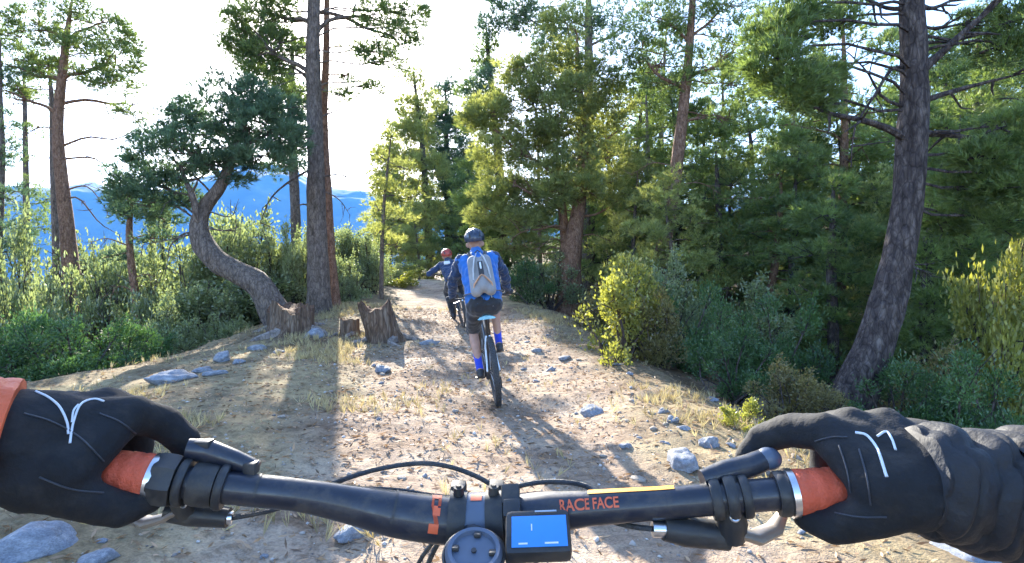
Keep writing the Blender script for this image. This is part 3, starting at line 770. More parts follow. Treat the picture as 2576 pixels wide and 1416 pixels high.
# ---- the big pine on the east slope
d = 6.5
make_pine('big_leaning_pine', [P(2128, 1060, d), P(2150, 985, d), P(2200, 860, d), P(2243, 720, d), P(2275, 560, d), P(2292, 400, d), P(2298, 250, d), P(2298, 120, d), P(2292, -20, d), P(2290, -250, d), P(2290, -520, d)],
          [.27, .235, .20, .172, .162, .158, .148, .138, .125, .09, .03],
          'big dark-barked pine with curved trunk and bare spreading branches above the gloved arm', bark='bark_dark', needle='needle',
          dead=[(P(2280, 350, d), [P(2230, 322, d - .1), P(2160, 300, d - .2), P(2085, 285, d - .3), P(2030, 260, d - .3)], .050),
                (P(2305, 335, d), [P(2370, 338, d), P(2430, 345, d - .1), P(2480, 360, d - .1)], .045),
                (P(2305, 190, d), [P(2360, 140, d - .1), P(2420, 85, d - .2), P(2510, 5, d - .3), P(2600, -70, d - .4)], .055),
                (P(2305, 260, d), [P(2380, 235, d), P(2470, 210, d - .1), P(2590, 180, d - .2)], .040),
                (P(2290, 275, d), [P(2220, 245, d), P(2180, 180, d - .1), P(2130, 130, d - .1)], .022),
                (P(2275, 170, d), [P(2240, 175, d), P(2200, 240, d - .2), P(2150, 320, d - .2), P(2140, 420, d - .2)], .024),
                (P(2305, 110, d), [P(2380, 105, d), P(2450, 110, d), P(2520, 70, d)], .022),
                (P(2300, 20, d), [P(2230, 20, d), P(2160, -10, d)], .035), (P(2305, 10, d), [P(2350, 20, d), P(2430, -20, d)], .035),
                (P(2300, 60, d), [P(2360, 70, d), P(2440, 30, d), P(2520, 20, d)], .02),
                (P(2255, 680, d), [P(2290, 665, d - .1), P(2310, 690, d - .2)], .02)],
          limbs=[(P(2290, -100, d), P(2100, -130, d), .05, .05), (P(2290, -150, d), P(2480, -150, d), .05, .05)],
          pads=pads_px([(2000, 215, 85, 55, 26, 6.1), (1950, 160, 80, 50, 22, 6.1), (2050, 250, 60, 35, 14, 6.2), (1960, 90, 80, 50, 18, 6.2), (2080, 190, 45, 30, 8, 6.3), (2000, 30, 90, 40, 18, 6.4), (2110, 60, 45, 30, 7, 6.6),
                        (2480, 395, 80, 35, 20, 6.3), (2540, 330, 60, 45, 16, 6.2), (2440, 480, 90, 45, 26, 6.6), (2540, 460, 80, 50, 26, 6.3), (2380, 560, 70, 35, 16, 7.0), (2500, 560, 80, 35, 18, 6.6),
                        (2520, 130, 55, 40, 10, 6.3), (2560, 60, 50, 40, 9, 6.2), (2460, 60, 40, 30, 6, 6.5), (2100, -120, 130, 60, 24, 6.5), (2480, -130, 130, 60, 24, 6.5), (2290, -400, 170, 90, 30, 6.5)], d), seed=31,
          rough=0.11, n=30, nseg=60, flare=0.15, cr=dict(per=18, clump_r=.14, k=9, L=.10, w=.010))
d = 9.0
make_pine('low_pine', [P(2330, 1010, d), P(2335, 860, d), P(2330, 720, d), P(2335, 600, d), P(2340, 500, d)], [.13, .12, .10, .07, .02],
          'low dense pine filling the gap right of the big curved trunk', bark='bark_dark', needle='needle',
          pads=pads_px([(2350, 520, 70, 40, 16), (2420, 620, 80, 40, 20), (2330, 640, 60, 40, 14), (2440, 700, 80, 45, 22), (2350, 740, 80, 45, 22), (2300, 820, 70, 45, 18), (2400, 820, 90, 45, 24), (2340, 900, 90, 50, 24), (2440, 920, 90, 50, 24), (2280, 960, 70, 45, 16), (2420, 1010, 90, 45, 22), (2530, 860, 70, 60, 18), (2540, 1000, 70, 50, 18)], d), seed=32, cr=dict(per=15, clump_r=.19))
d = 10.5
make_pine('low_pine', [P(2090, 960, d), P(2095, 820, d), P(2090, 680, d), P(2095, 560, d), P(2095, 450, d)], [.11, .10, .09, .06, .02],
          'low drooping pine between the leaning pine and the big curved trunk', bark='bark_dark', needle='needle',
          pads=pads_px([(2095, 470, 50, 25, 8), (2060, 540, 70, 30, 14), (2140, 590, 60, 30, 12), (2040, 640, 80, 30, 15), (2130, 690, 70, 35, 15), (2030, 740, 70, 30, 12), (2110, 800, 70, 35, 14), (2010, 840, 60, 30, 10), (2060, 900, 70, 35, 12)], d), seed=33, cr=dict(per=14, clump_r=.19))
d = 13.0
make_pine('thin_pine', [P(1922, 860, d), P(1930, 770, d), P(1945, 690, d), P(1960, 560, d), P(1965, 430, d)], [.11, .10, .09, .07, .02],
          'thin pine with sunlit reddish stem low in the dark forest', bark='bark_red', needle='needle',
          dead=[(P(1945, 700, d), [P(1990, 705, d), P(2040, 700, d)], .016), (P(1940, 740, d), [P(1990, 745, d), P(2030, 720, d)], .014)],
          pads=pads_px([(1960, 440, 70, 28, 12), (1900, 500, 70, 30, 13), (2000, 520, 60, 30, 11), (1930, 580, 80, 30, 13), (2010, 610, 50, 25, 8), (1880, 640, 60, 28, 9)], d), seed=34)
d = 14.5
make_pine('thin_pine', [P(1808, 840, d), P(1812, 740, d), P(1810, 620, d), P(1805, 480, d), P(1800, 380, d)], [.13, .12, .1, .07, .02],
          'thin dark pine stem between the leaning pine and the dark bushes', bark='bark_dark', needle='needle',
          pads=pads_px([(1800, 400, 70, 28, 12), (1850, 470, 70, 30, 12), (1760, 500, 70, 30, 12), (1830, 560, 80, 30, 13), (1770, 610, 60, 28, 9), (1860, 640, 50, 28, 8)], d), seed=35)
d = 16.5
make_pine('pale_stemmed_pine', [P(1628, 760, d), P(1632, 620, d), P(1630, 480, d), P(1628, 360, d), P(1625, 240, d)], [.11, .10, .08, .06, .02],
          'pale thin stem just left of the leaning slender pine', bark='bark_grey', needle='needle',
          pads=pads_px([(1610, 260, 60, 30, 10), (1660, 320, 60, 28, 10), (1590, 350, 60, 28, 10), (1640, 420, 60, 25, 9), (1580, 470, 50, 25, 8), (1660, 520, 50, 25, 7), (1600, 590, 50, 25, 8)], d), seed=36)

# ---- the forest on the slope to the east: copies of a few grown trees
protos = []
for i, (h, lo, rad, r0, nb, bk, nd) in enumerate([(11, .30, 2.3, .17, 30, 'bark_red', 'needle'), (9, .12, 2.4, .15, 32, 'bark_dark', 'needle'), (13, .42, 2.1, .2, 28, 'bark', 'needle'),
                                                   (6.5, .10, 1.8, .11, 26, 'bark', 'needle_pale'), (8, .2, 2.0, .14, 28, 'bark_red', 'needle')]):
    protos.append(auto_pine('forest_pine', 'pine deep in the forest on the slope right of the trail', h, lo, rad, r0, nb, bk, nd, seed=50 + i, lean=(0.5 * math.sin(i * 2.1), 0.3), group='pines deep in the forest right of the trail',
                            cl=11, cr=dict(L=.19, w=.022, clump_r=.27, per=11)))
frng = np.random.default_rng(12)
spots = []
tries = 0
while len(spots) < 40 and tries < 4000:
    tries += 1
    dd = frng.uniform(13, 48); px = frng.uniform(1330, 2800)
    if px < 1560 and dd < 21: continue
    x = (px - 1287) / FPX * dd; y = dd
    if all((x - a) ** 2 + (y - b) ** 2 > 5.0 for a, b, _ in spots): spots.append((x, y, px))
for i, (x, y, px) in enumerate(spots):
    pr = protos[i % 5]; s = frng.uniform(.75, 1.1) * (1 - .25 * (y - 13) / 35)
    KIND = ['red-stemmed pine deep in the forest right of the trail', 'dark full-crowned pine deep in the forest right of the trail', 'tall high-crowned pine deep in the forest right of the trail', 'short pale pine deep in the forest right of the trail', 'medium red-stemmed pine deep in the forest right of the trail'][i % 5]
    pr['label'] = KIND; pr['group'] = KIND.replace('pine deep', 'pines deep')
    if i < 5: pr.location = (x, y, gz(x, y)); pr.rotation_euler = (0, 0, frng.uniform(0, 6)); continue
    clone(pr, (x, y, gz(x, y)), frng.uniform(0, 6.28), s)
LOWS = [(1600, 15.5, 3, .75), (1690, 13.0, 3, .62), (1760, 17.5, 1, .8), (1840, 15.0, 3, .8), (1900, 17.0, 1, .85), (1990, 13.0, 1, .62), (2040, 16.0, 3, .9), (2130, 13.5, 1, .72), (2210, 11.5, 3, .7), (2400, 11.0, 1, .62), (2480, 14.0, 3, .9), (2560, 12.0, 1, .8), (2300, 15.0, 1, .9), (1540, 18.5, 1, .75), (1460, 21.0, 3, .7), (2640, 9.5, 3, .75)]
for i, (px, dd, k, s) in enumerate(LOWS):
    x = (px - 1287) / FPX * dd
    clone(protos[k], (x, dd, gz(x, dd)), i * 2.1, s, ('pale low-branched young pine in the understorey right of the trail' if k == 3 else 'dark low-branched young pine in the understorey right of the trail'), ('pale' if k == 3 else 'dark') + ' young pines of the understorey')
# ---- far trees that close the view behind the crest and down the western slope
for i, (px, dd, k, s) in enumerate([(985, 33, 3, .8), (1010, 36, 4, .75), (1050, 31, 3, .8), (1180, 31, 1, .9), (1350, 27, 0, .85), (1420, 30, 1, .9), (1240, 36, 2, .8), (1500, 26, 4, 1.0)]):
    x = (px - 1287) / FPX * dd
    clone(protos[k], (x, dd, gz(x, dd)), i * 1.3, s, 'pine standing beyond the crest of the trail', 'pines beyond the crest')
for i, (px, dd, k, s) in enumerate([(40, 24, 3, .95), (110, 20, 3, .8), (250, 22, 3, .8), (-60, 20, 1, .7), (10, 30, 4, 1.0), (330, 30, 3, 1.0)]):
    x = (px - 1287) / FPX * dd
    clone(protos[k], (x, dd, gz(x, dd)), i * 1.7, s, 'pine growing down the slope left of the trail', 'pines down the western slope')

# ------------------------------------------------------------------ shrubs
def shrub_proto(seed, kind, n=5200, leaf=(.030, .017), mat='leaf_olive', lumps=16, up=0.5):
    """unit shrub about 1 m across and 1 m high: stems and a lumpy cloud of single leaves"""
    rng = np.random.default_rng(seed)
    t = empty(kind); t['category'] = 'shrub'
    mb = MB(); cen = []
    for i in range(lumps):
        a = rng.uniform(0, 6.28); q = rng.uniform(0, 1) ** .6; hh = rng.uniform(.15, 1.08) * (1 - .4 * q * q)
        c = Vector((math.cos(a) * q * .42, math.sin(a) * q * .42, hh * .86)); cen.append((c, rng.uniform(.05, .17)))
        b = Vector((rng.normal() * .05, rng.normal() * .05, -.05)); m = b.lerp(c, .5) + Vector((rng.normal() * .05, rng.normal() * .05, .05))
        mb.tube([b, m, c, c + Vector((rng.normal() * .04, rng.normal() * .04, .08))], [.014, .010, .006, .002], 5, False)
        for q2 in range(3):
            e = c + Vector(rng.normal(size=3)) * .11; mb.tube([m.lerp(c, .6), c.lerp(e, .5), e], [.005, .004, .002], 4, False)
    for i in range(7):                           # long shoots that break the outline
        c, r_ = cen[rng.integers(0, lumps)]; u_ = Vector((c.x * 1.2 + rng.normal() * .12, c.y * 1.2 + rng.normal() * .12, .35 + rng.uniform(0, .3))).normalized()
        for q2 in range(4): cen.append((c + u_ * (r_ + .045 * q2), .040 - .006 * q2))
        mb.tube([c, c + u_ * (r_ + .16)], [.004, .0015], 4, False)
    lumps = len(cen); w = np.array([r for _, r in cen]) ** 2; w /= w.sum(); pick = rng.choice(lumps, n, p=w)
    mb.build('stem', MT['bark_dark'], t)
    c = np.array([np.array(q) for q, _ in cen])[pick]; r = np.array([q for _, q in cen])[pick][:, None]
    u = unit(n, rng); pos = c + u * r * rng.uniform(.3, 1.0, (n, 1)) ** .5
    stray = rng.random(n) < .22; pos[stray] += unit(stray.sum(), rng) * .11
    pos[:, 2] = np.maximum(pos[:, 2], .02)
    dr = u * .7 + unit(n, rng) * .6 + np.array([0, 0, up])
    tint = np.clip(rng.normal(.42, .12, lumps)[pick] + rng.normal(0, .12, n), 0, 1)
    v, f, tt = blades(pos, dr / np.linalg.norm(dr, axis=1, keepdims=True), tint, 1, leaf[0] * 1.5, leaf[1] * 1.6, .3, rng)
    mesh_np('foliage', v, f, MT[mat], t, False, {'tint': tt})
    return t

SP = {'olive': [shrub_proto(70 + i, 'box_shrub', 9000, (.024, .012), 'leaf_olive', 18 + 3 * i) for i in range(3)],
      'green': [shrub_proto(80 + i, 'juniper_shrub', 12000, (.026, .008), 'leaf_green', 22, .7) for i in range(2)],
      'yellow': [shrub_proto(90, 'leafy_shrub', 5200, (.030, .018), 'leaf_yellow', 14, .6), shrub_proto(92, 'leafy_shrub', 7000, (.024, .014), 'leaf_yellow', 18, .5)],
      'brown': [shrub_proto(95, 'bramble_shrub', 6500, (.028, .012), 'leaf_brown', 18, .6)]}
_used = set(); _cnt = {}
ORD = ['first', 'second', 'third', 'fourth', 'fifth', 'sixth', 'seventh', 'eighth', 'ninth']
def row(kind, items, label, group):
    xs = sorted(i[0] for i in items)
    for it in items: shrub(kind, *it, label % ORD[xs.index(it[0])], group)
def shrub(kind, px, py, d, wpx, hpx, label, group=None):
    """a shrub whose foot shows at (px, py) at depth d, wpx wide and hpx high in the picture"""
    p = P(px, py, d); k = _cnt.get(kind, 0); _cnt[kind] = k + 1
    pr = SP[kind][k % len(SP[kind])]; w, h = wpx * d / FPX, hpx * d / FPX
    zg = gz(p.x, p.y); extra = max(0.0, min(p.z - zg, 2.5)); z0 = p.z - extra
    if pr.name not in _used:
        _used.add(pr.name); o = pr
    else:
        o = clone(pr, (0, 0, 0))
    o.location = (p.x, p.y, z0); o.rotation_euler = (0, 0, k * 1.9); o.scale = (w, w, h + extra)
    tag(o, label, 'shrub', group); return o

G1 = 'olive shrubs on the western rim'
L1 = 'olive shrub, %s from the left in the thicket behind the crooked pine'
row('olive', [(470, 800, 12.5, 240, 210), (600, 800, 13.0, 230, 240), (390, 830, 11.8, 200, 190), (690, 760, 13.5, 170, 230), (540, 860, 11.3, 200, 150), (430, 880, 9.6, 170, 130), (560, 880, 10.4, 130, 100), (620, 720, 15, 260, 200), (420, 720, 15, 260, 190)], L1, G1)
L2 = 'pale shrub, %s from the left behind the two straight pines'
row('olive', [(740, 790, 13.2, 130, 250), (870, 790, 14.0, 120, 150), (930, 770, 16, 150, 170), (890, 740, 18, 180, 180), (860, 800, 13.4, 100, 110)], L2, 'pale shrubs behind the straight pines')
L3 = 'tall shrub, %s from the left in the thicket at the left picture edge'
row('olive', [(60, 840, 13, 220, 260), (170, 860, 12, 200, 230), (270, 840, 13, 200, 210), (-30, 860, 11.5, 180, 300), (120, 780, 16, 260, 190), (250, 740, 18, 240, 150), (320, 800, 14, 160, 150)], L3, 'shrubs at the western edge')
L4 = 'dark green juniper, %s from the left behind the left glove'
row('green', [(60, 985, 7.2, 300, 190), (210, 985, 7.4, 280, 200), (320, 955, 8.2, 200, 150), (-60, 990, 7.0, 280, 200), (130, 950, 8.2, 260, 180)], L4, 'junipers by the rim')
shrub('yellow', 1000, 735, 19.5, 120, 70, 'dry yellowish bush at the bend of the trail below the pale conifer')
shrub('olive', 955, 715, 21, 130, 80, 'grey-green bush left of the dry yellowish bush')
shrub('yellow', 1560, 938, 7.9, 260, 310, 'sunlit yellow-green bush at the edge of the trail')
shrub('olive', 1620, 900, 9.0, 170, 240, 'taller olive bush just behind the sunlit yellow-green bush')
shrub('brown', 1640, 945, 8.0, 190, 210, 'brownish bush right of the sunlit yellow-green bush')
shrub('green', 1745, 950, 8.4, 220, 260, 'dark green juniper in the middle of the bushes right of the trail')
shrub('green', 1840, 1005, 6.6, 230, 190, 'bluish dark juniper low beside the trail edge')
shrub('green', 1960, 960, 8.4, 240, 240, 'dark juniper left of the big curved trunk')
shrub('brown', 1975, 1075, 5.6, 190, 160, 'brown-green bramble just above the blurred glove')
shrub('brown', 2090, 1095, 5.4, 170, 120, 'small brown bramble at the foot of the big curved trunk')
shrub('yellow', 1875, 1128, 4.4, 130, 130, 'small bright yellow sprout at the trail edge near the glove')
shrub('green', 2260, 1110, 6.0, 260, 220, 'dark juniper right of the foot of the big curved trunk')
shrub('green', 2430, 1120, 5.6, 300, 260, 'dark juniper above the black sleeve')
shrub('brown', 2350, 1080, 7.0, 240, 200, 'brownish bush between the two dark junipers')
shrub('yellow', 2525, 855, 7.0, 230, 290, 'tall bright yellow-green bush at the right picture edge')
shrub('olive', 1690, 830, 11, 180, 180, 'olive bush behind the dark juniper, below the leaning pine')
shrub('olive', 1380, 760, 15, 170, 140, 'shaded bush behind the forked pine')
shrub('green', 1330, 760, 14.5, 130, 110, 'dark juniper at the trail side behind the blue-jacketed rider')
shrub('brown', 1490, 850, 10.6, 120, 120, 'brown bush at the foot of the forked pine')
srng = np.random.default_rng(4)
for i in range(34):
    dd = srng.uniform(10, 32); px = srng.uniform(1620, 2650); x = (px - 1287) / FPX * dd; k = ('green', 'olive', 'brown', 'olive')[i % 4]
    pr = SP[k][i % len(SP[k])]; o = clone(pr, (x, dd, gz(x, dd) - .05), i * 2.2, srng.uniform(1.4, 2.6), {'green': 'dark juniper on the forest floor among the pines right of the trail', 'olive': 'olive bush on the forest floor among the pines right of the trail', 'brown': 'brownish bush on the forest floor among the pines right of the trail'}[k], k + ' undergrowth shrubs in the forest', sz=srng.uniform(.9, 1.9))
for i in range(26):
    dd = srng.uniform(12, 34); px = srng.uniform(-120, 900); x = (px - 1287) / FPX * dd
    o = clone(SP['olive'][i % 3], (x, dd, gz(x, dd) - .1), i * 2.2, srng.uniform(1.8, 3.4), 'olive bush on the slope falling to the valley', 'bushes on the western slope', sz=srng.uniform(1.4, 2.6))
# ------------------------------------------------------------------ stumps, rocks, loose stones
MT['stump_bark'] = bark_mat('stump_bark', (0.050, 0.032, 0.022), (0.150, 0.100, 0.070), (0.300, 0.235, 0.180), 0.15, 16, 1.0)
def stump(name, label, px, py, d, wpx, hpx, seed, jag=0.25, lean=(0, 0), hollow=True):
    p = P(px, py, d); z = gz(p.x, p.y); base = Vector((p.x, p.y, z))
    t = empty(name, base); tag(t, label, 'stump')
    r = wpx * d / FPX / 2; h = hpx * d / FPX; n = 40; rows = 12; v = []; f = []
    for i in range(rows):
        u = i / (rows - 1)
        for j in range(n):
            th = 2 * math.pi * j / n; e = Vector((math.cos(th), math.sin(th), 0))
            top = h * (1 + jag * mnoise.noise(e * 1.6 + Vector((seed, 0, 0))) + jag * .5 * mnoise.noise(e * 6 + Vector((0, seed, 0))))
            rr = r * (1 + .55 * (1 - u) ** 4 * (0.7 + .6 * math.sin(th * 4 + seed)) + .10 * mnoise.noise(e * 3 + Vector((0, 0, u * .6 + seed))) + .045 * mnoise.noise(e * 12 + Vector((0, 0, u))))
            v.append(Vector((e.x * rr + lean[0] * u * h, e.y * rr + lean[1] * u * h, -.12 + (top + .12) * u)))
    f = [(i * n + j, i * n + (j + 1) % n, (i + 1) * n + (j + 1) % n, (i + 1) * n + j) for i in range(rows - 1) for j in range(n)]
    MB().add(v, f).build('bark_shell', MT['stump_bark'], t)
    top = [q * 1.0 for q in v[-n:]]; c = sum(top, Vector()) / n; vv = []; ff = []
    for k in range(5):
        u = 1 - k / 4.6
        for j in range(n):
            q = c.lerp(top[j], u * .985); q.z = q.z * (u) + (c.z - (0.12 * h if hollow else .01)) * (1 - u) + .05 * h * mnoise.noise(q * 22) - .004
            vv.append(q)
    ff = [(i * n + j, i * n + (j + 1) % n, (i + 1) * n + (j + 1) % n, (i + 1) * n + j) for i in range(4) for j in range(n)] + [tuple(4 * n + j for j in range(n))]
    MB().add(vv, ff).build('broken_top', MT['wood'], t)
    for k in range(4):                      # surface roots
        a = k * 1.6 + seed; e = Vector((math.cos(a), math.sin(a), 0)); pts = []
        for q in range(6):
            w = r * (.7 + q * .32); x = base + e * w + e.orthogonal() * .06 * math.sin(q + a); pts.append(Vector((x.x - base.x, x.y - base.y, gz(x.x, x.y) - base.z + .05 * (1 - q / 4.5))))
        MB().tube(pts, lin([r * .32, r * .2, r * .07], 6), 7).build('root', MT['bark_grey'], t)
    return t
stump('tree_stump', 'tall broken tree stump with dark rotten top beside the trail', 975, 872, 8.9, 80, 86, 2.0, .30, (-.35, -.15))
stump('tree_stump', 'small low cut stump left of the tall broken stump', 880, 868, 9.1, 46, 40, 5.0, .15)
stump('tree_stump', 'weathered grey root stump at the foot of the crooked pine', 735, 880, 9.4, 110, 62, 9.0, .55)

def rock_mesh(seed, sub=3, flat=.7, rough=.32):
    bm = bmesh.new(); bmesh.ops.create_icosphere(bm, subdivisions=sub, radius=.5)
    off = Vector((seed * 3.7, seed * 1.3, seed * 2.1)); rr_ = random.Random(seed)
    planes = [(Vector((rr_.gauss(0, 1), rr_.gauss(0, 1), rr_.gauss(0, 1))).normalized(), rr_.uniform(.62, .92)) for _ in range(11)]
    for q in bm.verts:
        n = q.co.normalized()
        k = 1 + rough * 1.3 * mnoise.noise(n * 1.1 + off) + rough * .6 * mnoise.noise(n * 2.7 + off) + rough * .22 * mnoise.noise(n * 7 + off)
        k = min(k, min(h_ / max(1e-3, n.dot(pl)) if n.dot(pl) > .05 else 9 for pl, h_ in planes))
        q.co = n * .5 * k; q.co.z *= flat
    me = bpy.data.meshes.new('rock'); bm.to_mesh(me); bm.free()
    me.polygons.foreach_set('use_smooth', np.ones(len(me.polygons), bool))
    return me
ROCKS = [rock_mesh(i, 4) for i in range(5)]; STONES = [rock_mesh(20 + i, 2, .6) for i in range(7)]
for me in ROCKS: me.materials.append(MT['stone'])
for i, me in enumerate(STONES): me.materials.append(MT['stone'] if i % 2 else MT['stone_tan'])
def rock(px, py, wpx, label, name='rock', k=0, asp=(1, .8, .7), sink=.28, rz=0., d=None, mesh=None, group=None):
    p = hit(px, py) if d is None else P(px, py, d); dd = p.y; s = wpx * dd / FPX
    o = bpy.data.objects.new(name, mesh or ROCKS[k % 5]); link(o)
    o.scale = (s * asp[0], s * asp[1], s * asp[2]); o.rotation_euler = (0, 0, rz); o.location = (p.x, p.y, gz(p.x, p.y) + s * asp[2] * (.35 - sink))
    tag(o, label, 'rock' if name == 'rock' else 'stone', group); return o
rock(70, 1400, 230, 'large bluish rock at the lower left picture corner', k=0, asp=(1, .8, .62), rz=.4)
rock(245, 1412, 95, 'bluish rock right of the large corner rock', k=1, asp=(1, .9, .7), rz=1.1)
rock(430, 960, 140, 'flat blue-grey rock at the edge of the juniper', k=2, asp=(1, .6, .40), rz=.1)
rock(560, 905, 60, 'upright grey rock below the olive shrubs', k=3, asp=(1, .8, .9), rz=2.0)
rock(510, 935, 48, 'dark little rock between the flat blue-grey and the upright rock', k=4, asp=(1, .9, .6))
rock(545, 940, 60, 'pale flat rock in front of the upright grey rock', k=1, asp=(1, .7, .4), rz=.6)
rock(795, 850, 60, 'pale rock at the foot of the tall straight pine', k=0, asp=(1, .9, .9), rz=.8)
rock(650, 880, 50, 'tan rock left of the weathered root stump', k=3, asp=(1, .8, .6), rz=.2)
rock(700, 888, 34, 'whitish rock just in front of the weathered root stump', k=2, asp=(1, .8, .6), rz=1.2)
rock(600, 915, 44, 'low rock on the rim right of the upright grey rock', k=2, asp=(1, .8, .5), rz=2.2)
rock(890, 1345, 110, 'grey block of rock under the left half of the handlebar', k=4, asp=(1, .75, .7), rz=.5)
rock(1712, 1165, 105, 'pale grey rock on the trail edge before the brake lever', k=1, asp=(1, .85, .75), rz=1.7)
rock(1785, 1125, 60, 'pointed brown rock below the yellow sprout', k=3, asp=(.9, .8, 1.0), rz=.3)
rock(1690, 1062, 44, 'dark rock on the sunlit trail edge', k=2, asp=(1, .8, .7), rz=1.0)
rock(1720, 1082, 36, 'smaller dark rock behind the pale grey rock', k=4, asp=(1, .8, .6), rz=2.5)
rock(2440, 1400, 200, 'broad whitish rock under the black sleeve at the lower right', k=0, asp=(1, .7, .4), rz=.2)
rock(1352, 885, 30, 'grey stone on the sunlit trail right of the rear wheel', k=3, asp=(1, .8, .7))
rock(1420, 905, 42, 'flat tan stone on the sunlit trail near the bushes', k=1, asp=(1, .8, .5), rz=.9)
rock(960, 935, 60, 'mossy low stone in front of the tall broken stump', k=2, asp=(1, .8, .6), rz=1.9)
rock(1075, 865, 60, 'low flat stone on the trail right of the tall broken stump', k=4, asp=(1, .7, .45), rz=.4)
rng = np.random.default_rng(31); n_ = 0
while n_ < 110:
    y = rng.uniform(2.2, 13); x = trail_x(y) + rng.normal(-.4, 1.5)
    if x < left_edge(y) or x > right_edge(y) + .5: continue
    s = float(np.clip(rng.lognormal(-2.95, .45), .03, .16)); o = bpy.data.objects.new('stone', STONES[n_ % 7]); link(o)
    o.location = (x, y, gz(x, y) + s * .08); o.scale = (s, s * rng.uniform(.6, 1), s * rng.uniform(.6, 1.1)); o.rotation_euler = (0, 0, rng.uniform(0, 6.28))
    tag(o, 'small loose stone lying on the dirt of the trail', 'stone', 'loose stones on the trail'); n_ += 1

n_ = 0
while n_ < 55:
    y = rng.uniform(2.6, 10); x = right_edge(y) - .25 + rng.normal(0, .32); s = float(np.clip(rng.lognormal(-2.6, .5), .04, .24)); o = bpy.data.objects.new('stone', STONES[n_ % 7] if s < .1 else ROCKS[n_ % 5]); link(o)
    o.location = (x, y, gz(x, y) + s * .04); o.scale = (s, s * rng.uniform(.6, 1), s * rng.uniform(.5, .8)); o.rotation_euler = (rng.normal(0, .2), rng.normal(0, .2), rng.uniform(0, 6.28))
    tag(o, 'stone half sunk in the rubble along the bush side of the trail', 'stone', 'rubble along the trail edge'); n_ += 1
# ------------------------------------------------------------------ what nobody could count: grit, fallen litter, dry grass
def scatter(name, n, seed, region, build, mat, label):
    rng = np.random.default_rng(seed)
    y = rng.uniform(region[0], region[1], n); off = rng.normal(region[2], region[3], n); x = trail_x(y) + off
    keep = (x > left_edge(y) - .4) & (x < right_edge(y) + region[4]); x, y = x[keep], y[keep]
    if len(region) > 5:
        kk = fbm(x * region[5], y * region[5] + seed, 3) + rng.normal(0, .05, len(x)) > region[6]; x, y = x[kk], y[kk]
    z = ground_z(x, y); v, f, t = build(np.stack([x, y, z], 1), rng)
    o = mesh_np(name, v, f, mat, None, False, {'tint': t}); tag(o, label, None, None, 'stuff'); return o
def grit_build(p, rng):
    n = len(p); oct_ = np.array([[1, 0, 0], [-1, 0, 0], [0, 1, 0], [0, -1, 0], [0, 0, 1], [0, 0, -1.]])
    fa = np.array([[0, 2, 4], [2, 1, 4], [1, 3, 4], [3, 0, 4], [2, 0, 5], [1, 2, 5], [3, 1, 5], [0, 3, 5]])
    s = np.clip(rng.lognormal(-4.75, .5, n), .003, .03)[:, None, None] * rng.uniform(.6, 1.2, (n, 6, 1))
    a = rng.uniform(0, 6.28, n); c, sn = np.cos(a)[:, None], np.sin(a)[:, None]
    q = oct_[None] * s * np.array([1, .8, .6]); x = q[..., 0] * c - q[..., 1] * sn; y = q[..., 0] * sn + q[..., 1] * c
    v = np.stack([x, y, q[..., 2]], -1) + p[:, None, :] + np.array([0, 0, .002])
    f = (fa[None] + (np.arange(n) * 6)[:, None, None]).reshape(-1, 3)
    return v.reshape(-1, 3), f, np.repeat(rng.random(n), 6)
def litter_build(p, rng):
    n = len(p); d = unit(n, rng); d[:, 2] *= .25; d /= np.linalg.norm(d, axis=1, keepdims=True)
    return blades(p + np.array([0, 0, .008]), d, rng.random(n), 1, .06, .014, .1, rng)
def grass_build(p, rng):
    n = len(p); d = unit(n, rng) * .5 + np.array([0, 0, 1.])
    return blades(p, d, np.clip(rng.normal(.5, .2, n), 0, 1), 7, .10, .006, .5, rng)
def grit_mat():
    m, nt, b = nodes('grit'); at = N(nt, 'ShaderNodeAttribute', attribute_name='tint')
    r = ramp(nt, at.outputs['Fac'], [(0, (.13, .11, .10)), (.5, (.34, .29, .25)), (1, (.55, .52, .49))])
    nt.links.new(r.outputs['Color'], b.inputs['Base Color']); b.inputs['Roughness'].default_value = .9; return m
scatter('gravel', 5200, 41, (1.8, 12, -.5, 1.6, .3), grit_build, grit_mat(), 'fine gravel and grit strewn over the trail')
scatter('leaf_litter', 16000, 42, (1.8, 13, -1.2, 2.4, 2.0), litter_build, leaf_mat('dead_leaves', (.09, .055, .035), (.34, .22, .13), .15, (1, .9, .7)), 'dead leaves, bark flakes and pine needles on the ground')
scatter('dry_grass', 7000, 43, (2.5, 13, -2.8, 1.2, .2, .8, .07), grass_build, MT['straw'], 'short dry yellow grass on the bank left of the trail')
scatter('trail_edge_grass', 1500, 44, (3.0, 14, 1.45, .28, .7, 1.1, .03), grass_build, MT['straw'], 'dry grass tufts along the edge right of the trail')
# ------------------------------------------------------------------ bicycles
MT['rubber'] = plain('tyre_rubber', (.045, .046, .050), .75, 0, .3, 60, .5, 140)
MT['black'] = plain('anodised_black', (.022, .023, .026), .38, 0, .2, 40)
MT['carbon'] = plain('satin_carbon', (.026, .028, .034), .30, 0, .2, 30, coat=.3)
MT['alloy'] = plain('bare_alloy', (.62, .63, .65), .28, 1.0, .1, 30)
MT['steel'] = plain('spoke_steel', (.45, .46, .48), .3, 1.0, .1, 30)
MT['frame_dark'] = plain('frame_paint_dark', (.03, .035, .045), .3, 0, .15, 20, coat=.5)
MT['frame_white'] = plain('frame_paint_white', (.62, .66, .70), .3, 0, .1, 20, coat=.5)
MT['orange_rubber'] = plain('orange_grip_rubber', (.62, .10, .045), .6, 0, .15, 60, .3, 400)
MT['orange'] = plain('orange_decal', (.72, .13, .05), .5, 0, .12, 50)
MT['amber'] = plain('amber_decal', (.85, .38, .03), .45, 0, .1, 50)
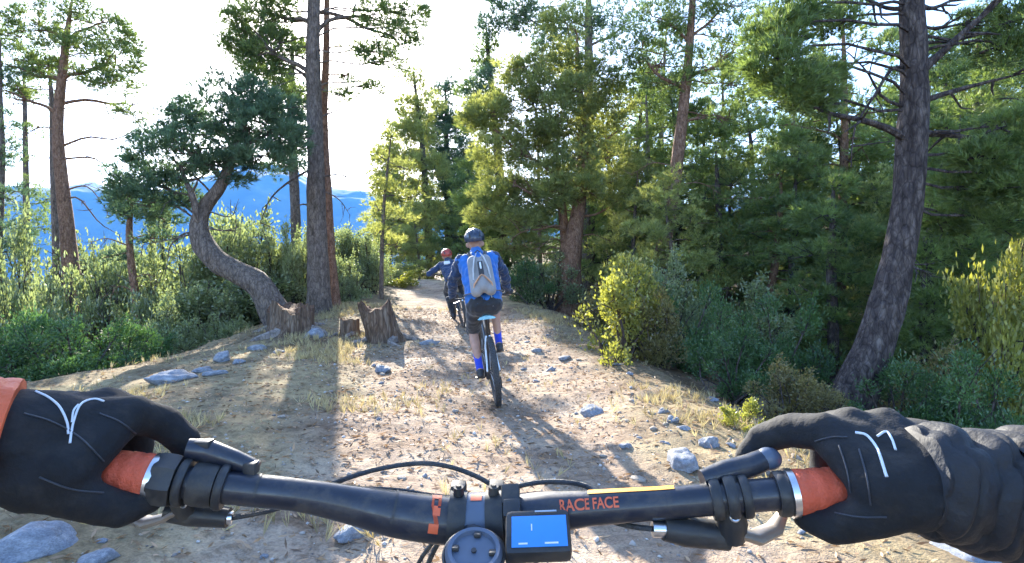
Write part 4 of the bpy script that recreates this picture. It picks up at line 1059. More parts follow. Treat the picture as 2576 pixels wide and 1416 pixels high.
MT['saddle_blue'] = plain('saddle_pale_blue', (.22, .50, .62), .45, 0, .2, 40)

def wheel(parent, y, z, w=.031, Rw=.345):
    e = MB().lathe((0, y, z), (1, 0, 0), [(.012, -.045), (.022, -.04), (.022, -.03), (.013, -.02), (.013, .02), (.022, .03), (.022, .04), (.012, .045)], 20).build('wheel', MT['black'], parent)
    t = MB(); t.ring((0, y, z), (1, 0, 0), Rw - w, w, 64, 12)
    for i in range(72):                       # knobs
        th = 2 * math.pi * i / 72
        for k, ang in enumerate((-.75, -.25, .25, .75)):
            a = th + (k % 2) * .04; rr = Rw - w + w * math.cos(ang) * 1.04; c = Vector((w * math.sin(ang) * 1.04, y + math.sin(a) * rr, z + math.cos(a) * rr))
            m = Matrix.Rotation(-a, 3, 'X') @ Matrix.Rotation(ang, 3, 'Y')
            t.box(c, (.009, .014, .007), m)
    t.build('tyre', MT['rubber'], e)
    MB().lathe((0, y, z), (1, 0, 0), [(Rw - w * 2.0, -.014), (Rw - w * 2.7, -.012), (Rw - w * 2.9, 0), (Rw - w * 2.7, .012), (Rw - w * 2.0, .014)], 64).build('rim', MT['black'], e)
    for i in range(24):
        th = 2 * math.pi * i / 24; sd = 1 if i % 2 else -1; th2 = th + (.5 if (i // 2) % 2 else -.5)
        a = Vector((sd * .033, y + math.sin(th2) * .022, z + math.cos(th2) * .022)); b = Vector((sd * .004, y + math.sin(th) * (Rw - w * 2.8), z + math.cos(th) * (Rw - w * 2.8)))
        MB().tube([a, b], .0011, 4).build('spoke', MT['steel'], e)
    return e

def bicycle(label, frame='frame_dark', accent='frame_white', saddle='black', bar=True, crank=0.6, sad_h=.90):
    """mountain bike; origin at the rear contact point, y forward, x to the rider's right"""
    t = empty('mountain_bike'); tag(t, label, 'bicycle')
    wheel(t, 0, .345); wheel(t, 1.17, .345)
    bb = Vector((0, .435, .335)); st = Vector((0, .29, .70)); ht = Vector((0, .80, .90)); hb = Vector((0, .845, .79)); fx = Vector((0, 1.17, .345))
    f = MB(); f.tube([bb, st], [.02, .0175], 12); f.tube([st - Vector((0, 0, .03)), ht], [.018, .021], 12); f.tube([bb, hb], [.026, .03], 12); f.tube([hb - (ht - hb) * .1, ht + (ht - hb) * .15], .025, 14)
    f.cyl((-.037, .435, .335), (.037, .435, .335), .024)
    f.build('frame', MT[frame], t)
    for sd in (-1, 1):
        MB().tube([(sd * .035, .40, .335), (sd * .045, .30, .335), (sd * .062, .0, .345)], [.013, .012, .011], 10).build('chainstay', MT[frame], t)
        MB().tube([(sd * .018, .275, .66), (sd * .042, .19, .56), (sd * .062, 0, .345)], [.011, .010, .009], 10).build('seatstay', MT[accent], t)
    k = MB(); k.tube([ht + Vector((0, -.01, .02)), hb + Vector((0, .012, -.03))], .02, 12); k.box(hb + Vector((0, .025, -.05)), (.15, .045, .045), None, .015)
    for sd in (-1, 1):
        k.tube([hb + Vector((sd * .062, .02, -.03)), Vector((sd * .062, 1.02, .60))], .017, 12); k.tube([Vector((sd * .062, 1.0, .62)), Vector((sd * .062, 1.165, .345))], .022, 12)
    k.build('fork', MT['black'], t)
    sp = Vector((0, .29 - (sad_h - .70) * .38, sad_h)); MB().tube([st - Vector((0, -.01, .05)), sp - Vector((0, 0, .03))], .0145, 12).build('seatpost', MT['black'], t)
    s = MB(); v = []; n = 10; rows = 9
    for i in range(rows):
        u = i / (rows - 1); w = .066 * (1 - u) ** .9 + .020 + .008 * (u < .1); y = sp.y - .135 + u * .28; zc = sp.z + .01 * math.sin(u * 3) - .01 * (u > .9)
        for j in range(n):
            a = 2 * math.pi * j / n; v.append((math.cos(a) * w, y, zc + math.sin(a) * (.022 if math.sin(a) < 0 else .014) - .18 * w * abs(math.cos(a)) ** 2))
    s.add(v, [(i * n + j, i * n + (j + 1) % n, (i + 1) * n + (j + 1) % n, (i + 1) * n + j) for i in range(rows - 1) for j in range(n)] + [tuple(range(n)), tuple((rows - 1) * n + j for j in range(n))])
    sd_ = s.build('saddle', MT[saddle], t)
    MB().tube([sp + Vector((-.02, -.06, -.022)), sp + Vector((-.02, 0, -.035)), sp + Vector((-.02, .08, -.02))], .0035, 6).build('rail', MT['steel'], sd_)
    MB().tube([sp + Vector((.02, -.06, -.022)), sp + Vector((.02, 0, -.035)), sp + Vector((.02, .08, -.02))], .0035, 6).build('rail', MT['steel'], sd_)
    MB().lathe((.042, .435, .335), (1, 0, 0), [(.02, 0), (.07, 0), (.072, .002), (.07, .004), (.02, .004)], 32).build('chainring', MT['black'], t)
    c = MB()
    for q in range(7): c.lathe((.030 + q * .004, 0, .345), (1, 0, 0), [(.012, 0), (.068 - q * .008, 0), (.068 - q * .008, .002), (.012, .002)], 28)
    c.build('cassette', MT['steel'], t)
    MB().box((.058, -.03, .23), (.012, .03, .12), Matrix.Rotation(.3, 3, 'X'), .004).build('derailleur', MT['black'], t)
    for sd, a in ((-1, crank + math.pi), (1, crank)):
        d_ = Vector((0, math.cos(a), math.sin(a))) * .17; o0 = Vector((sd * .055, .435, .335)); o1 = Vector((sd * .072, .435, .335)) + d_
        cr_ = MB().tube([o0, o1], [.014, .011], 8).build('crank', MT['black'], t)
        MB().box(o1 + Vector((sd * .055, 0, 0)), (.095, .09, .016), None, .004).build('pedal', MT['black'], cr_)
    if bar:
        bc = Vector((0, .835, 1.00)); MB().tube([ht + Vector((0, -.005, .045)), bc], [.019, .02], 12).build('stem', MT['black'], t)
        pts = [Vector((x, .835 - .10 * max(0, abs(x) - .06) ** 1.15, 1.00 + .03 * float(sm(.06, .2, abs(x))))) for x in np.linspace(-.37, .37, 25)]
        hbr = MB().tube(pts, [.0165 if abs(p.x) < .05 else .0115 for p in pts], 12).build('handlebar', MT['black'], t)
        for sd in (-1, 1):
            g = [p for p in pts if p.x * sd > .235]; MB().tube(g, .0165, 12).build('grip', MT['rubber'], hbr)
            l0 = Vector((sd * .20, .80, 1.02)); MB().tube([l0, l0 + Vector((sd * .02, .035, -.005)), l0 + Vector((sd * .10, .055, -.03))], [.009, .008, .005], 8).build('brake_lever', MT['alloy'], hbr)
    return t

# ------------------------------------------------------------------ riders
MT['skin'] = plain('skin_tanned', (.42, .235, .165), .55, 0, .12, 18)
def cloth(name, col, rough=.8, var=.18, bump=.35):
    return plain(name, col, rough, 0, var, 9, bump, 26, sheen=.25)
MT['jacket_blue'] = cloth('jacket_blue', (.012, .125, .42)); MT['jacket_navy'] = cloth('jacket_navy', (.010, .030, .085)); MT['shorts_black'] = cloth('shorts_black', (.014, .014, .017))
MT['sock_blue'] = cloth('sock_blue', (.015, .05, .52)); MT['shoe'] = plain('shoe_black', (.02, .023, .03), .5, 0, .2, 30, .2); MT['helmet_navy'] = plain('helmet_navy', (.010, .018, .045), .3, 0, .15, 20, coat=.4)
MT['helmet_red'] = plain('helmet_red', (.36, .045, .03), .35, 0, .15, 20, coat=.3); MT['white_panel'] = cloth('white_panel', (.62, .64, .66)); MT['glove_black'] = cloth('glove_black', (.016, .017, .02))
MT['pack_grey'] = cloth('pack_grey', (.24, .235, .235)); MT['pack_light'] = cloth('pack_light_grey', (.48, .49, .50)); MT['pack_orange'] = cloth('pack_orange', (.50, .26, .14)); MT['pack_dark'] = cloth('pack_dark', (.03, .032, .036))
MT['hair'] = plain('hair_dark', (.02, .014, .01), .6)

def rider(bike, label, mats, crouch=0.0, long_legs=False, sit=1.0, head_turn=0.0, crank=0.6, panel=False, sleeve=None):
    """figure on the bike, in the bike's own coordinates"""
    t = empty('person'); tag(t, label, 'person'); t.matrix_world = bike.matrix_world.copy(); V = Vector
    hip = V((0, .17, sit)); ch = V((0, .40 + .10 * crouch, sit + .33 - .12 * crouch)); sh = ch + V((0, .05 + .03 * crouch, .095 - .04 * crouch)); nk = sh + V((0, .055, .075)); hd = nk + V((0, .035, .115 - .03 * crouch))
    ped = []
    for a in (crank + math.pi, crank): ped.append((.435 + math.cos(a) * .17, .335 + math.sin(a) * .17))
    L = {}
    for sd, (py_, pz_) in ((-1, ped[0]), (1, ped[1])):
        an = V((sd * .125, py_ - .055, pz_ + .115)); hp = V((sd * .085, hip.y + .02, hip.z - .02))
        dv = an - hp; ln = min(dv.length, .855); mid = hp + dv * .5; hh = math.sqrt(max(0, .435 ** 2 - (ln / 2) ** 2)); fw = V((sd * .10, 1, .62)); fw = (fw - dv.normalized() * fw.dot(dv.normalized())).normalized()
        L[sd] = (hp, mid + fw * hh, an, V((sd * .135, py_ + .075, pz_ + .03)))
    A = {}
    for sd in (-1, 1):
        s0 = sh + V((sd * .175, 0, 0)); hn = V((sd * .315, .815, 1.045)); dv = hn - s0; mid = s0 + dv * .5; ln = dv.length; hh = math.sqrt(max(.0004, .29 ** 2 - min(ln / 2, .289) ** 2)); ow = V((sd * 1, -.25, -.45)); ow = (ow - dv.normalized() * ow.dot(dv.normalized())).normalized()
        A[sd] = (s0, mid + ow * hh, hn)
    body = []
    for sd in (-1, 1):
        hp, kn, an, to = L[sd]; s0, el, hn = A[sd]
        calf = kn.lerp(an, .3) + V((0, -.018, 0))
        body += [(hp, .082, kn, .052), (kn, .052, calf, .054), (calf, .054, an, .034), (an, .034, to, .028), (an, .036, an + V((0, -.03, -.05)), .03)]
        body += [(s0, .05, el, .038), (el, .038, hn, .027), (hip + V((sd * .06, 0, 0)), .10, ch + V((sd * .07, 0, 0)), .105), (ch + V((sd * .06, 0, 0)), .10, s0, .06)]
        body += [(hn, .028, hn + V((sd * .045, .012, .005)), .025)]
        for q in range(4):                 # fingers round the grip
            x = hn.x - sd * .02 + sd * q * .021; body += [(V((x, hn.y + .02, hn.z + .012)), .010, V((x, hn.y + .05, hn.z)), .0095), (V((x, hn.y + .05, hn.z)), .0095, V((x, hn.y + .045, hn.z - .028)), .0085)]
        body += [(hn + V((-sd * .02, 0, 0)), .012, hn + V((-sd * .045, .015, -.02)), .010)]
    body += [(ch + V((0, .03, .08)), .07, nk, .055), (nk, .052, hd - V((0, 0, .06)), .055), (hd, .088, hd + V((0, .012, -.02)), .086, (.86, 1, 1.1)), (hd + V((0, .05, -.075)), .04, hd + V((0, .075, -.08)), .034)]
    hx = V((math.sin(head_turn), math.cos(head_turn), 0)); hs = V((hx.y, -hx.x, 0))
    body += [(hd + hx * .085 + V((0, 0, -.015)), .014, hd + hx * .105 + V((0, 0, -.04)), .013), (hd + hs * .082 + V((0, 0, -.02)), .02, hd + hs * .086 + V((0, 0, -.045)), .014), (hd - hs * .082 + V((0, 0, -.02)), .02, hd - hs * .086 + V((0, 0, -.045)), .014)]
    blob('body', body, MT['skin'], t, .011, 4)
    def folds(k, f):
        return lambda p, n: p + n * (k * mnoise.noise(p * f) + k * .6 * mnoise.noise(p * f * 2.3 + V((4, 1, 2))))
    j = []
    for sd in (-1, 1):
        s0, el, hn = A[sd]
        j += [(hip + V((sd * .075, -.01, -.02)), .115, ch + V((sd * .075, -.015, 0)), .118), (ch + V((sd * .07, 0, .0)), .115, s0, .072), (ch + V((0, -.03, .02)), .11, s0 + V((-sd * .05, -.02, .0)), .075)]
    j += [(ch + V((0, .03, .09)), .078, nk, .07)]
    jk = blob('jacket', j, MT[mats['jacket']], t, .012, 5, folds(.024, 10))
    for sd in (-1, 1):
        s0, el, hn = A[sd]
        blob('sleeve', [(s0, .071, el, .055), (el, .056, el.lerp(hn, .9), .038)], MT[mats['sleeve']], jk, .011, 4, folds(.020, 14))
    if panel:
        MB().box(ch + V((-.06, -.085, .09)), (.12, .05, .07), Matrix.Rotation(-.7, 3, 'X'), .015).build('shoulder_panel', MT['white_panel'], jk)
        MB().box(ch + V((.08, -.095, .02)), (.07, .05, .10), Matrix.Rotation(-.7, 3, 'X'), .015).build('back_panel', MT['white_panel'], jk)
    else:
        a = hip + V((.075, -.135, -.05)); MB().tube([a, a + V((0, .035, .10)), a + V((-.01, .07, .17))], .003, 6).build('piping', MT['white_panel'], jk)
    s_ = []
    for sd in (-1, 1):
        hp, kn, an, to = L[sd]; e = hp.lerp(kn, 1.0 if not long_legs else 1.0)
        s_ += [(hip + V((sd * .07, -.02, -.035)), .122, hp, .108), (hp, .108, e, .078)]
        if long_legs: s_ += [(kn, .078, an, .05)]
    blob('trousers' if long_legs else 'shorts', s_, MT['shorts_black'], t, .012, 4, folds(.012, 11))
    for sd in (-1, 1):
        hp, kn, an, to = L[sd]
        if not long_legs: blob('sock', [(kn.lerp(an, .62), .046, an, .041), (an, .041, an + V((0, .01, -.04)), .042)], MT[mats['sock']], t, .009, 3)
        blob('shoe', [(an + V((0, -.04, -.075)), .036, to + V((0, .0, -.005)), .033), (an + V((0, -.02, -.045)), .044, an.lerp(to, .55), .038), (to, .034, to + V((0, .06, -.008)), .026)], MT['shoe'], t, .009, 3)
        s0, el, hn = A[sd]
        g = [(el.lerp(hn, .86), .033, hn, .034), (hn, .033, hn + V((sd * .045, .015, .008)), .03)]
        for q in range(4):
            x = hn.x - sd * .02 + sd * q * .021; g += [(V((x, hn.y + .012, hn.z + .014)), .013, V((x, hn.y + .052, hn.z + .002)), .012), (V((x, hn.y + .052, hn.z + .002)), .012, V((x, hn.y + .047, hn.z - .03)), .010)]
        g += [(hn + V((-sd * .02, 0, 0)), .015, hn + V((-sd * .048, .018, -.02)), .012)]
        blob('glove', g, MT['glove_black'], t, .008, 2)
    # helmet: ribbed shell
    hc = hd + V((0, -.012, .035)); v = []; f = []; n = 40; rows = 14
    for i in range(rows):
        ph = (i / (rows - 1)) * 1.75
        for q in range(n):
            th = 2 * math.pi * q / n; back = max(0, -math.sin(th)); e = V((math.sin(ph) * math.cos(th), math.sin(ph) * math.sin(th), math.cos(ph)))
            rib = 1 + .045 * math.cos(e.x * 34) * min(1, math.sin(ph) * 1.3)
            p = V((e.x * .108, e.y * .142 - .012 * back, e.z * .112)) * rib
            if p.z < 0: p.z *= (1 + .9 * back)
            v.append(hc + p)
    f = [(i * n + q, i * n + (q + 1) % n, (i + 1) * n + (q + 1) % n, (i + 1) * n + q) for i in range(rows - 1) for q in range(n)]
    hl = MB().add(v, f).build('helmet', MT[mats['helmet']], t)
    for sx in (-.055, 0, .055):
        MB().box(hc + V((sx, -.118, .035)), (.018, .02, .055), Matrix.Rotation(-.5, 3, 'X'), .005).build('vent', MT['black'], hl)
    MB().box(hc + V((0, .145, .015)), (.15, .08, .008), Matrix.Rotation(.15, 3, 'X'), .003).build('visor', MT['black'], hl)
    return t, dict(hip=hip, ch=ch, sh=sh, A=A)

def backpack(person, J, label):
    t = empty('backpack'); tag(t, label, 'backpack'); t.matrix_world = person.matrix_world.copy(); V = Vector
    a = J['hip'] + V((0, -.145, .10)); b = J['ch'] + V((0, -.14, .10)); mid = a.lerp(b, .5); ax = (b - a).normalized(); out = V((0, -ax.z, ax.y))
    m = Matrix((V((1, 0, 0)), out, ax)).transposed(); ln = (b - a).length
    def pt(x, o, u): return a + V((x, 0, 0)) + out * o + ax * (u * ln)
    blob('bag', [(pt(-.07, .0, .05), .062, pt(-.06, .02, .9), .065), (pt(.07, .0, .05), .062, pt(.06, .02, .9), .065), (pt(0, .035, .12), .065, pt(0, .04, .8), .065)], MT['pack_grey'], t, .011, 4)
    for sd in (-1, 1):
        MB().tube([pt(sd * .085, .055, .30), pt(sd * .075, .085, .55), pt(sd * .05, .095, .85), pt(sd * .02, .075, 1.05)], [.018, .022, .020, .010], 8, flat=.4).build('side_panel', MT['pack_light'], t)
        MB().tube([pt(sd * .10, .03, .05), pt(sd * .085, .07, .15), pt(sd * .03, .10, .30), pt(0, .105, .36)], [.012, .018, .018, .010], 8, flat=.5).build('lower_strap', MT['pack_orange'], t)
        s = J['sh']; MB().tube([pt(sd * .06, -.02, .98), s + V((sd * .085, -.05, .075)), s + V((sd * .10, .05, .06)), s + V((sd * .11, .10, -.03)), J['ch'] + V((sd * .12, .10, -.10))], .020, 8, flat=.35).build('shoulder_strap', MT['pack_dark'], t)
        MB().tube([pt(sd * .10, .0, .02), J['hip'] + V((sd * .19, -.05, .09)), J['hip'] + V((sd * .19, .06, .07))], [.022, .018, .012], 8, flat=.3).build('hip_belt', MT['pack_dark'], t)
    MB().box(pt(0, .100, .55), (.055, .03, .16), m, .012).build('centre_panel', MT['pack_dark'], t)
    MB().box(pt(0, .118, .60), (.018, .012, .08), m, .004).build('reflector', MT['white_panel'], t)
    MB().tube([pt(-.03, .03, 1.14), pt(0, .03, 1.22), pt(.03, .03, 1.14)], .007, 6).build('carry_loop', MT['pack_dark'], t)
    return t

def place(o, px, py, yaw, lean, d=None, pitch=0.0):
    p = hit(px, py) if d is None else P(px, py, d)
    o.matrix_world = Matrix.Translation((p.x, p.y, gz(p.x, p.y) - .012)) @ Matrix.Rotation(yaw, 4, 'Z') @ Matrix.Rotation(pitch, 4, 'X') @ Matrix.Rotation(lean, 4, 'Y'); bpy.context.view_layer.update(); return o
CR1 = R(35)
b1 = bicycle('dark mountain bike with pale blue saddle ridden by the blue-jacketed rider', 'frame_dark', 'frame_white', 'saddle_blue', crank=CR1, sad_h=.88)
place(b1, 1252, 1018, R(7), R(-7), pitch=R(1.5))
p1, J1 = rider(b1, 'person in blue jacket, black shorts and dark helmet riding away along the trail', dict(jacket='jacket_blue', sleeve='jacket_navy', helmet='helmet_navy', sock='sock_blue'), crank=CR1, sit=1.035)
backpack(p1, J1, 'grey backpack with light panels on the back of the blue-jacketed rider')
b2 = bicycle('dark mountain bike of the far rider in the red helmet', 'frame_dark', 'frame_dark', 'black', crank=R(80), sad_h=.84)
place(b2, 1168, 824, R(16), R(-10), pitch=R(3))
p2, J2 = rider(b2, 'person in navy jacket and red helmet crouched on a bike farther up the trail', dict(jacket='jacket_navy', sleeve='jacket_navy', helmet='helmet_red', sock='sock_blue'), crouch=1.0, long_legs=True, sit=.95, crank=R(80), panel=True)
# ------------------------------------------------------------------ the camera rider's own bike: cockpit in detail
own = bicycle('black mountain bike with orange grips, its handlebar held in front of the camera', 'frame_dark', 'frame_dark', 'black', bar=False, crank=R(10))
own.matrix_world = Matrix.Translation((-.028, -.37, gz(0, 0) - .01)) @ Matrix.Scale(1.08, 4); bpy.context.view_layer.update()
def part(mb, name, mat, parent=own, **kw):
    o = mb.build(name, MT[mat], None, **kw); o.parent = parent
    if parent is own: o.matrix_parent_inverse = own.matrix_world.inverted()
    return o
MT['bar'] = plain('handlebar_satin_navy', (.011, .015, .028), .30, 0, .15, 25, coat=.25)
MT['lever'] = plain('lever_worn_alloy', (.34, .29, .24), .42, .6, .2, 30)
MT['screen'] = plain('display_screen_sky_reflection', (.02, .17, .55), .12, 0, .15, 12, coat=1.0)  # blue base stands in for sky reflected in dark glass
_b = MT['screen'].node_tree.nodes['Principled BSDF']; _b.inputs['Emission Color'].default_value = (.02, .20, .75, 1); _b.inputs['Emission Strength'].default_value = .07  # faint glow added to the painted sky reflection
MT['glass_grey'] = plain('mount_blue_grey', (.085, .11, .16), .35, 0, .15, 25)
BAR = [(40, 1178, .372), (200, 1186, .378), (345, 1197, .382), (460, 1212, .388), (600, 1229, .395), (760, 1246, .405), (880, 1268, .414), (1000, 1293, .421), (1100, 1306, .425), (1190, 1310, .426), (1290, 1304, .425),
       (1380, 1290, .421), (1475, 1279, .416), (1671, 1265, .405), (1850, 1250, .396), (2030, 1237, .388), (2200, 1230, .384), (2400, 1226, .378)]
BR = [.0112, .0112, .0112, .0112, .0112, .0112, .0135, .0166, .0175, .0175, .0175, .0155, .0126, .0113, .0112, .0112, .0112, .0112]
NB = 140
bar_p = spline([P(*q) for q in BAR], NB); bar_r = lin(BR, NB); bar_px = lin([q[0] for q in BAR], NB)
for k_ in ('bar', 'black', 'rubber', 'orange_rubber'): dusty(MT[k_], .30, 55)
hb_ = part(MB().tube(bar_p, bar_r, 28), 'handlebar', 'bar')
def bar_at(px):
    i = float(np.interp(px, bar_px, np.arange(NB))); k = min(int(i), NB - 2); return bar_p[k].lerp(bar_p[k + 1], i - k), (bar_p[k + 1] - bar_p[k]).normalized(), float(np.interp(px, bar_px, bar_r))
def bar_pt(px, ang, lift=.0):
    """point on the bar: ang 0 is its top, positive towards the rider"""
    c, t, r = bar_at(px); a = Vector((0, 0, 1)); a = (a - t * a.dot(t)).normalized(); b = t.cross(a)
    if b.y > 0: b = -b
    return c + (a * math.cos(ang) + b * math.sin(ang)) * (r + lift)
def patch(px0, px1, a0, a1, nx_=8, na=6, lift=.0004, skew=0.0):
    v = [bar_pt(px0 + (px1 - px0) * i / nx_ + skew * j / na, a0 + (a1 - a0) * j / na, lift) for i in range(nx_ + 1) for j in range(na + 1)]
    f = [(i * (na + 1) + j, (i + 1) * (na + 1) + j, (i + 1) * (na + 1) + j + 1, i * (na + 1) + j + 1) for i in range(nx_) for j in range(na)]
    return v, f
m = MB(); m.add(*patch(1488, 1700, -.25, .30, 24, 5)); part(m, 'top_decal', 'amber', hb_)
for k, (a0, a1) in enumerate([(-.1, .18), (.18, .24), (.62, .70), (.70, .95), (.95, 1.02), (1.34, 1.75)]):    # broken orange band left of the stem
    m = MB()
    if k in (0, 5): m.add(*patch(1078, 1104, a0, a1))
    elif k in (1, 2): m.add(*patch(1078, 1085, .18, .62)); m.add(*patch(1097, 1104, .18, .62, lift=.0005)); m.add(*patch(1085, 1097, a0, a1, lift=.0006))
    else: m.add(*patch(1078, 1090, .62, 1.34, skew=14)); m.add(*patch(1085, 1104, a0, a1, lift=.0006))
    part(m, 'band_decal', 'orange', hb_)
def lettering(text, px0, px1, ang, dang, mat, parent):
    cu = bpy.data.curves.new('lettering', 'FONT'); cu.body = text; cu.size = 1.0; cu.offset = .022; o = bpy.data.objects.new('lettering_tmp', cu); COL.objects.link(o)
    me = bpy.data.meshes.new_from_object(o.evaluated_get(bpy.context.evaluated_depsgraph_get())); bpy.data.objects.remove(o)
    xs = [v.co.x for v in me.vertices]; x0, x1 = min(xs), max(xs)
    for v in me.vertices:
        v.co = bar_pt(px0 + (px1 - px0) * (v.co.x - x0) / (x1 - x0), ang - dang * v.co.y / .70, .0006)
    me.materials.append(MT[mat]); o = bpy.data.objects.new('lettering', me); link(o); o.parent = parent; return o
lettering('RACE FACE', 1422, 1566, 1.22, .60, 'orange', hb_)
for px in (648, 985): part(MB().add(*patch(px - 3, px + 3, -1.6, 1.6, 2, 20, .0006)), 'scale_ring', 'black', hb_)
# grips
for px0, px1 in ((40, 384), (1992, 2400)):
    q = [bar_at(px0 + (px1 - px0) * i / 40)[0] for i in range(41)]
    g_ = part(MB().tube(q, [.0158 if i % 4 else .0150 for i in range(41)], 24), 'grip', 'orange_rubber')
    e = px1 if px0 < 1000 else px0; s = 1 if px0 < 1000 else -1
    q = [bar_at(e + s * i * 4)[0] for i in range(-1, 4)]
    part(MB().tube(q, .0166, 28), 'lock_ring', 'alloy', g_)
# stem
cbar = bar_at(1192)[0]; cap = P(1192, 1396, .376); ax = Vector((0, -.40, .916)).normalized()
st_ = part(MB().tube([cap + Vector((0, .004, -.018)), cap.lerp(cbar, .5) + Vector((0, 0, -.016)), cbar], [.019, .017, .019], 20, flat=.9), 'stem', 'bar')
for px in (1150, 1248):
    c, t, r = bar_at(px); m = MB(); m.tube([c - t * .0065, c + t * .0065], r + .0045, 30); m.box(c + Vector((0, .012, .019)), (.012, .014, .012), None, .003); part(m, 'bar_clamp', 'black', st_)
    m = MB(); b0 = bar_pt(px, .15, .0045); m.cyl(b0, b0 + Vector((0, -.001, .006)), .0042, .0038, 14); m.cyl(b0 + Vector((0, -.001, .005)), b0 + Vector((0, -.001, .0072)), .0022, .0020, 6); part(m, 'clamp_bolt', 'black', st_)
part(MB().add(*patch(1172, 1228, -.5, 1.5, 6, 12, .0030)), 'face_plate', 'glass_grey', st_)
part(MB().add(*patch(1186, 1216, .05, .42, 5, 5, .0036)), 'emblem', 'orange', st_)
part(MB().tube([cap - ax * .14, cap - ax * .012], .0205, 24), 'steerer', 'black', st_)
mt = part(MB().lathe(cap, ax, [(0, -.012), (.0190, -.012), (.0195, -.004), (.0195, .004), (.0175, .0065), (.0150, .0062), (.0140, .0035), (0, .0035)], 40), 'mount_ring', 'glass_grey', st_)
m = MB()
for k in range(4):
    a = k * math.pi / 2 + .6; o_ = ax.orthogonal().normalized(); e = (o_ * math.cos(a) + ax.cross(o_) * math.sin(a)); m.box(cap + e * .0128 + ax * .0045, (.005, .005, .003), None, .001)
m.cyl(cap + ax * .0035, cap + ax * .0052, .0018, .0018, 8); part(m, 'mount_lug', 'black', st_)
part(MB().ring(cap + ax * .001, ax, .0205, .0012, 40, 8), 'mount_rim', 'black', st_)
# display to the right of the stem
dc = P(1352, 1333, .378); tilt = Matrix.Rotation(R(38), 3, 'X') @ Matrix.Rotation(R(-4), 3, 'Y')
dz_ = part(MB().box(dc - tilt @ Vector((0, 0, .0085)), (.0445, .031, .017), tilt, .0045), 'display', 'black')
part(MB().box(dc + tilt @ Vector((.001, -.001, .0006)), (.0375, .0215, .0008), tilt, .0003), 'screen', 'screen', dz_)
for sx, w_ in ((-.010, .006), (.009, .009)): part(MB().box(dc + tilt @ Vector((sx, -.0095, .0012)), (w_, .0011, .0003), tilt), 'screen_mark', 'white_panel', dz_)
part(MB().box(dc + tilt @ Vector((-.004, .0015, .0012)), (.0008, .0045, .0003), tilt), 'screen_mark', 'white_panel', dz_)
part(MB().box(dc + tilt @ Vector((.006, .0130, .0004)), (.015, .0012, .0009), tilt), 'screen_edge', 'alloy', dz_)
c, t, r = bar_at(1292); m = MB(); m.tube([c - t * .005, c + t * .005], r + .003, 26); m.box(bar_pt(1296, .25, .003), (.014, .016, .008), tilt, .002); m.box(bar_pt(1300, .9, .004), (.013, .014, .01), tilt, .002); part(m, 'display_mount', 'black', dz_)
# clamps, remotes and brakes
def clamp(px0, px1, rr, name, mat='black', n=28):
    q = [bar_at(px0 + (px1 - px0) * i / 4)[0] for i in range(5)]
    return part(MB().tube(q, [rr * .94, rr, rr, rr, rr * .94], n), name, mat)
clamp(388, 446, .0185, 'grip_collar', 'black', 8)
for px0, px1, rr in ((452, 474, .0165), (486, 548, .0150), (552, 572, .0160)): clamp(px0, px1, rr, 'lever_clamp')
for px0, px1, rr in ((1786, 1812, .0150), (1822, 1850, .0160), (1862, 1884, .0150), (1950, 1982, .0155)): clamp(px0, px1, rr, 'lever_clamp')
r1 = part(MB().tube([P(470, 1128, .394), P(520, 1134, .398), P(590, 1158, .402), P(646, 1180, .403)], [.0070, .0085, .0075, .0060], 16), 'remote_lever', 'bar')
part(MB().box(P(512, 1118, .396), (.012, .010, .007), None, .002), 'remote_cap', 'black', r1); part(MB().box(P(632, 1176, .400), (.009, .010, .009), None, .002), 'remote_screw', 'black', r1)
part(MB().tube([P(540, 1150, .400), P(530, 1190, .398), P(520, 1215, .394)], [.006, .007, .007], 10), 'remote_bracket', 'black', r1)
r2 = part(MB().tube([P(1765, 1205, .404), P(1820, 1188, .406), P(1885, 1172, .408), P(1935, 1150, .410)], [.0065, .0085, .0085, .0075], 16), 'remote_lever', 'bar')
part(MB().ball(P(1932, 1154, .409), (.0095, .008, .0085), 3), 'thumb_paddle', 'glass_grey', r2)
part(MB().tube([P(1830, 1190, .406), P(1835, 1220, .400), P(1835, 1245, .397)], [.006, .008, .008], 10), 'remote_bracket', 'black', r2)
# left brake
b = part(MB().tube([P(420, 1284, .400), P(480, 1292, .402), P(575, 1302, .404)], [.0075, .0085, .0070], 14), 'brake_body', 'black')
part(MB().tube([P(466, 1225, .392), P(462, 1262, .396), P(470, 1290, .401)], [.008, .009, .008], 12), 'brake_clamp', 'black', b)
part(MB().ring(P(461, 1267, .388), (0, -1, .25), .0022, .0008, 20, 8), 'pivot_bolt', 'alloy', b)
part(MB().tube([P(455, 1283, .395), P(415, 1302, .398), P(372, 1314, .402), P(336, 1298, .406)], [.0045, .0058, .0068, .0045], 12, flat=.55), 'lever_blade', 'lever', b)
part(MB().tube([P(570, 1302, .404), P(584, 1302, .405)], .0046, 12), 'hose_nut', 'alloy', b)
# right brake
b = part(MB().tube([P(1668, 1330, .402), P(1720, 1336, .404), P(1830, 1348, .404)], [.0080, .0105, .0100], 14), 'brake_body', 'black')
part(MB().tube([P(1838, 1262, .394), P(1840, 1310, .398), P(1838, 1350, .402)], [.009, .011, .010], 12), 'brake_clamp', 'black', b)
part(MB().ring(P(1848, 1299, .386), (0, -1, .25), .0030, .0011, 20, 8), 'pivot_bolt', 'alloy', b)
part(MB().tube([P(1848, 1338, .398), P(1900, 1352, .402), P(1948, 1330, .406), P(1968, 1292, .410)], [.0060, .0085, .0075, .0045], 12, flat=.55), 'lever_blade', 'lever', b)
part(MB().tube([P(1640, 1330, .402), P(1672, 1331, .402)], .0058, 14), 'hose_nut', 'alloy', b)
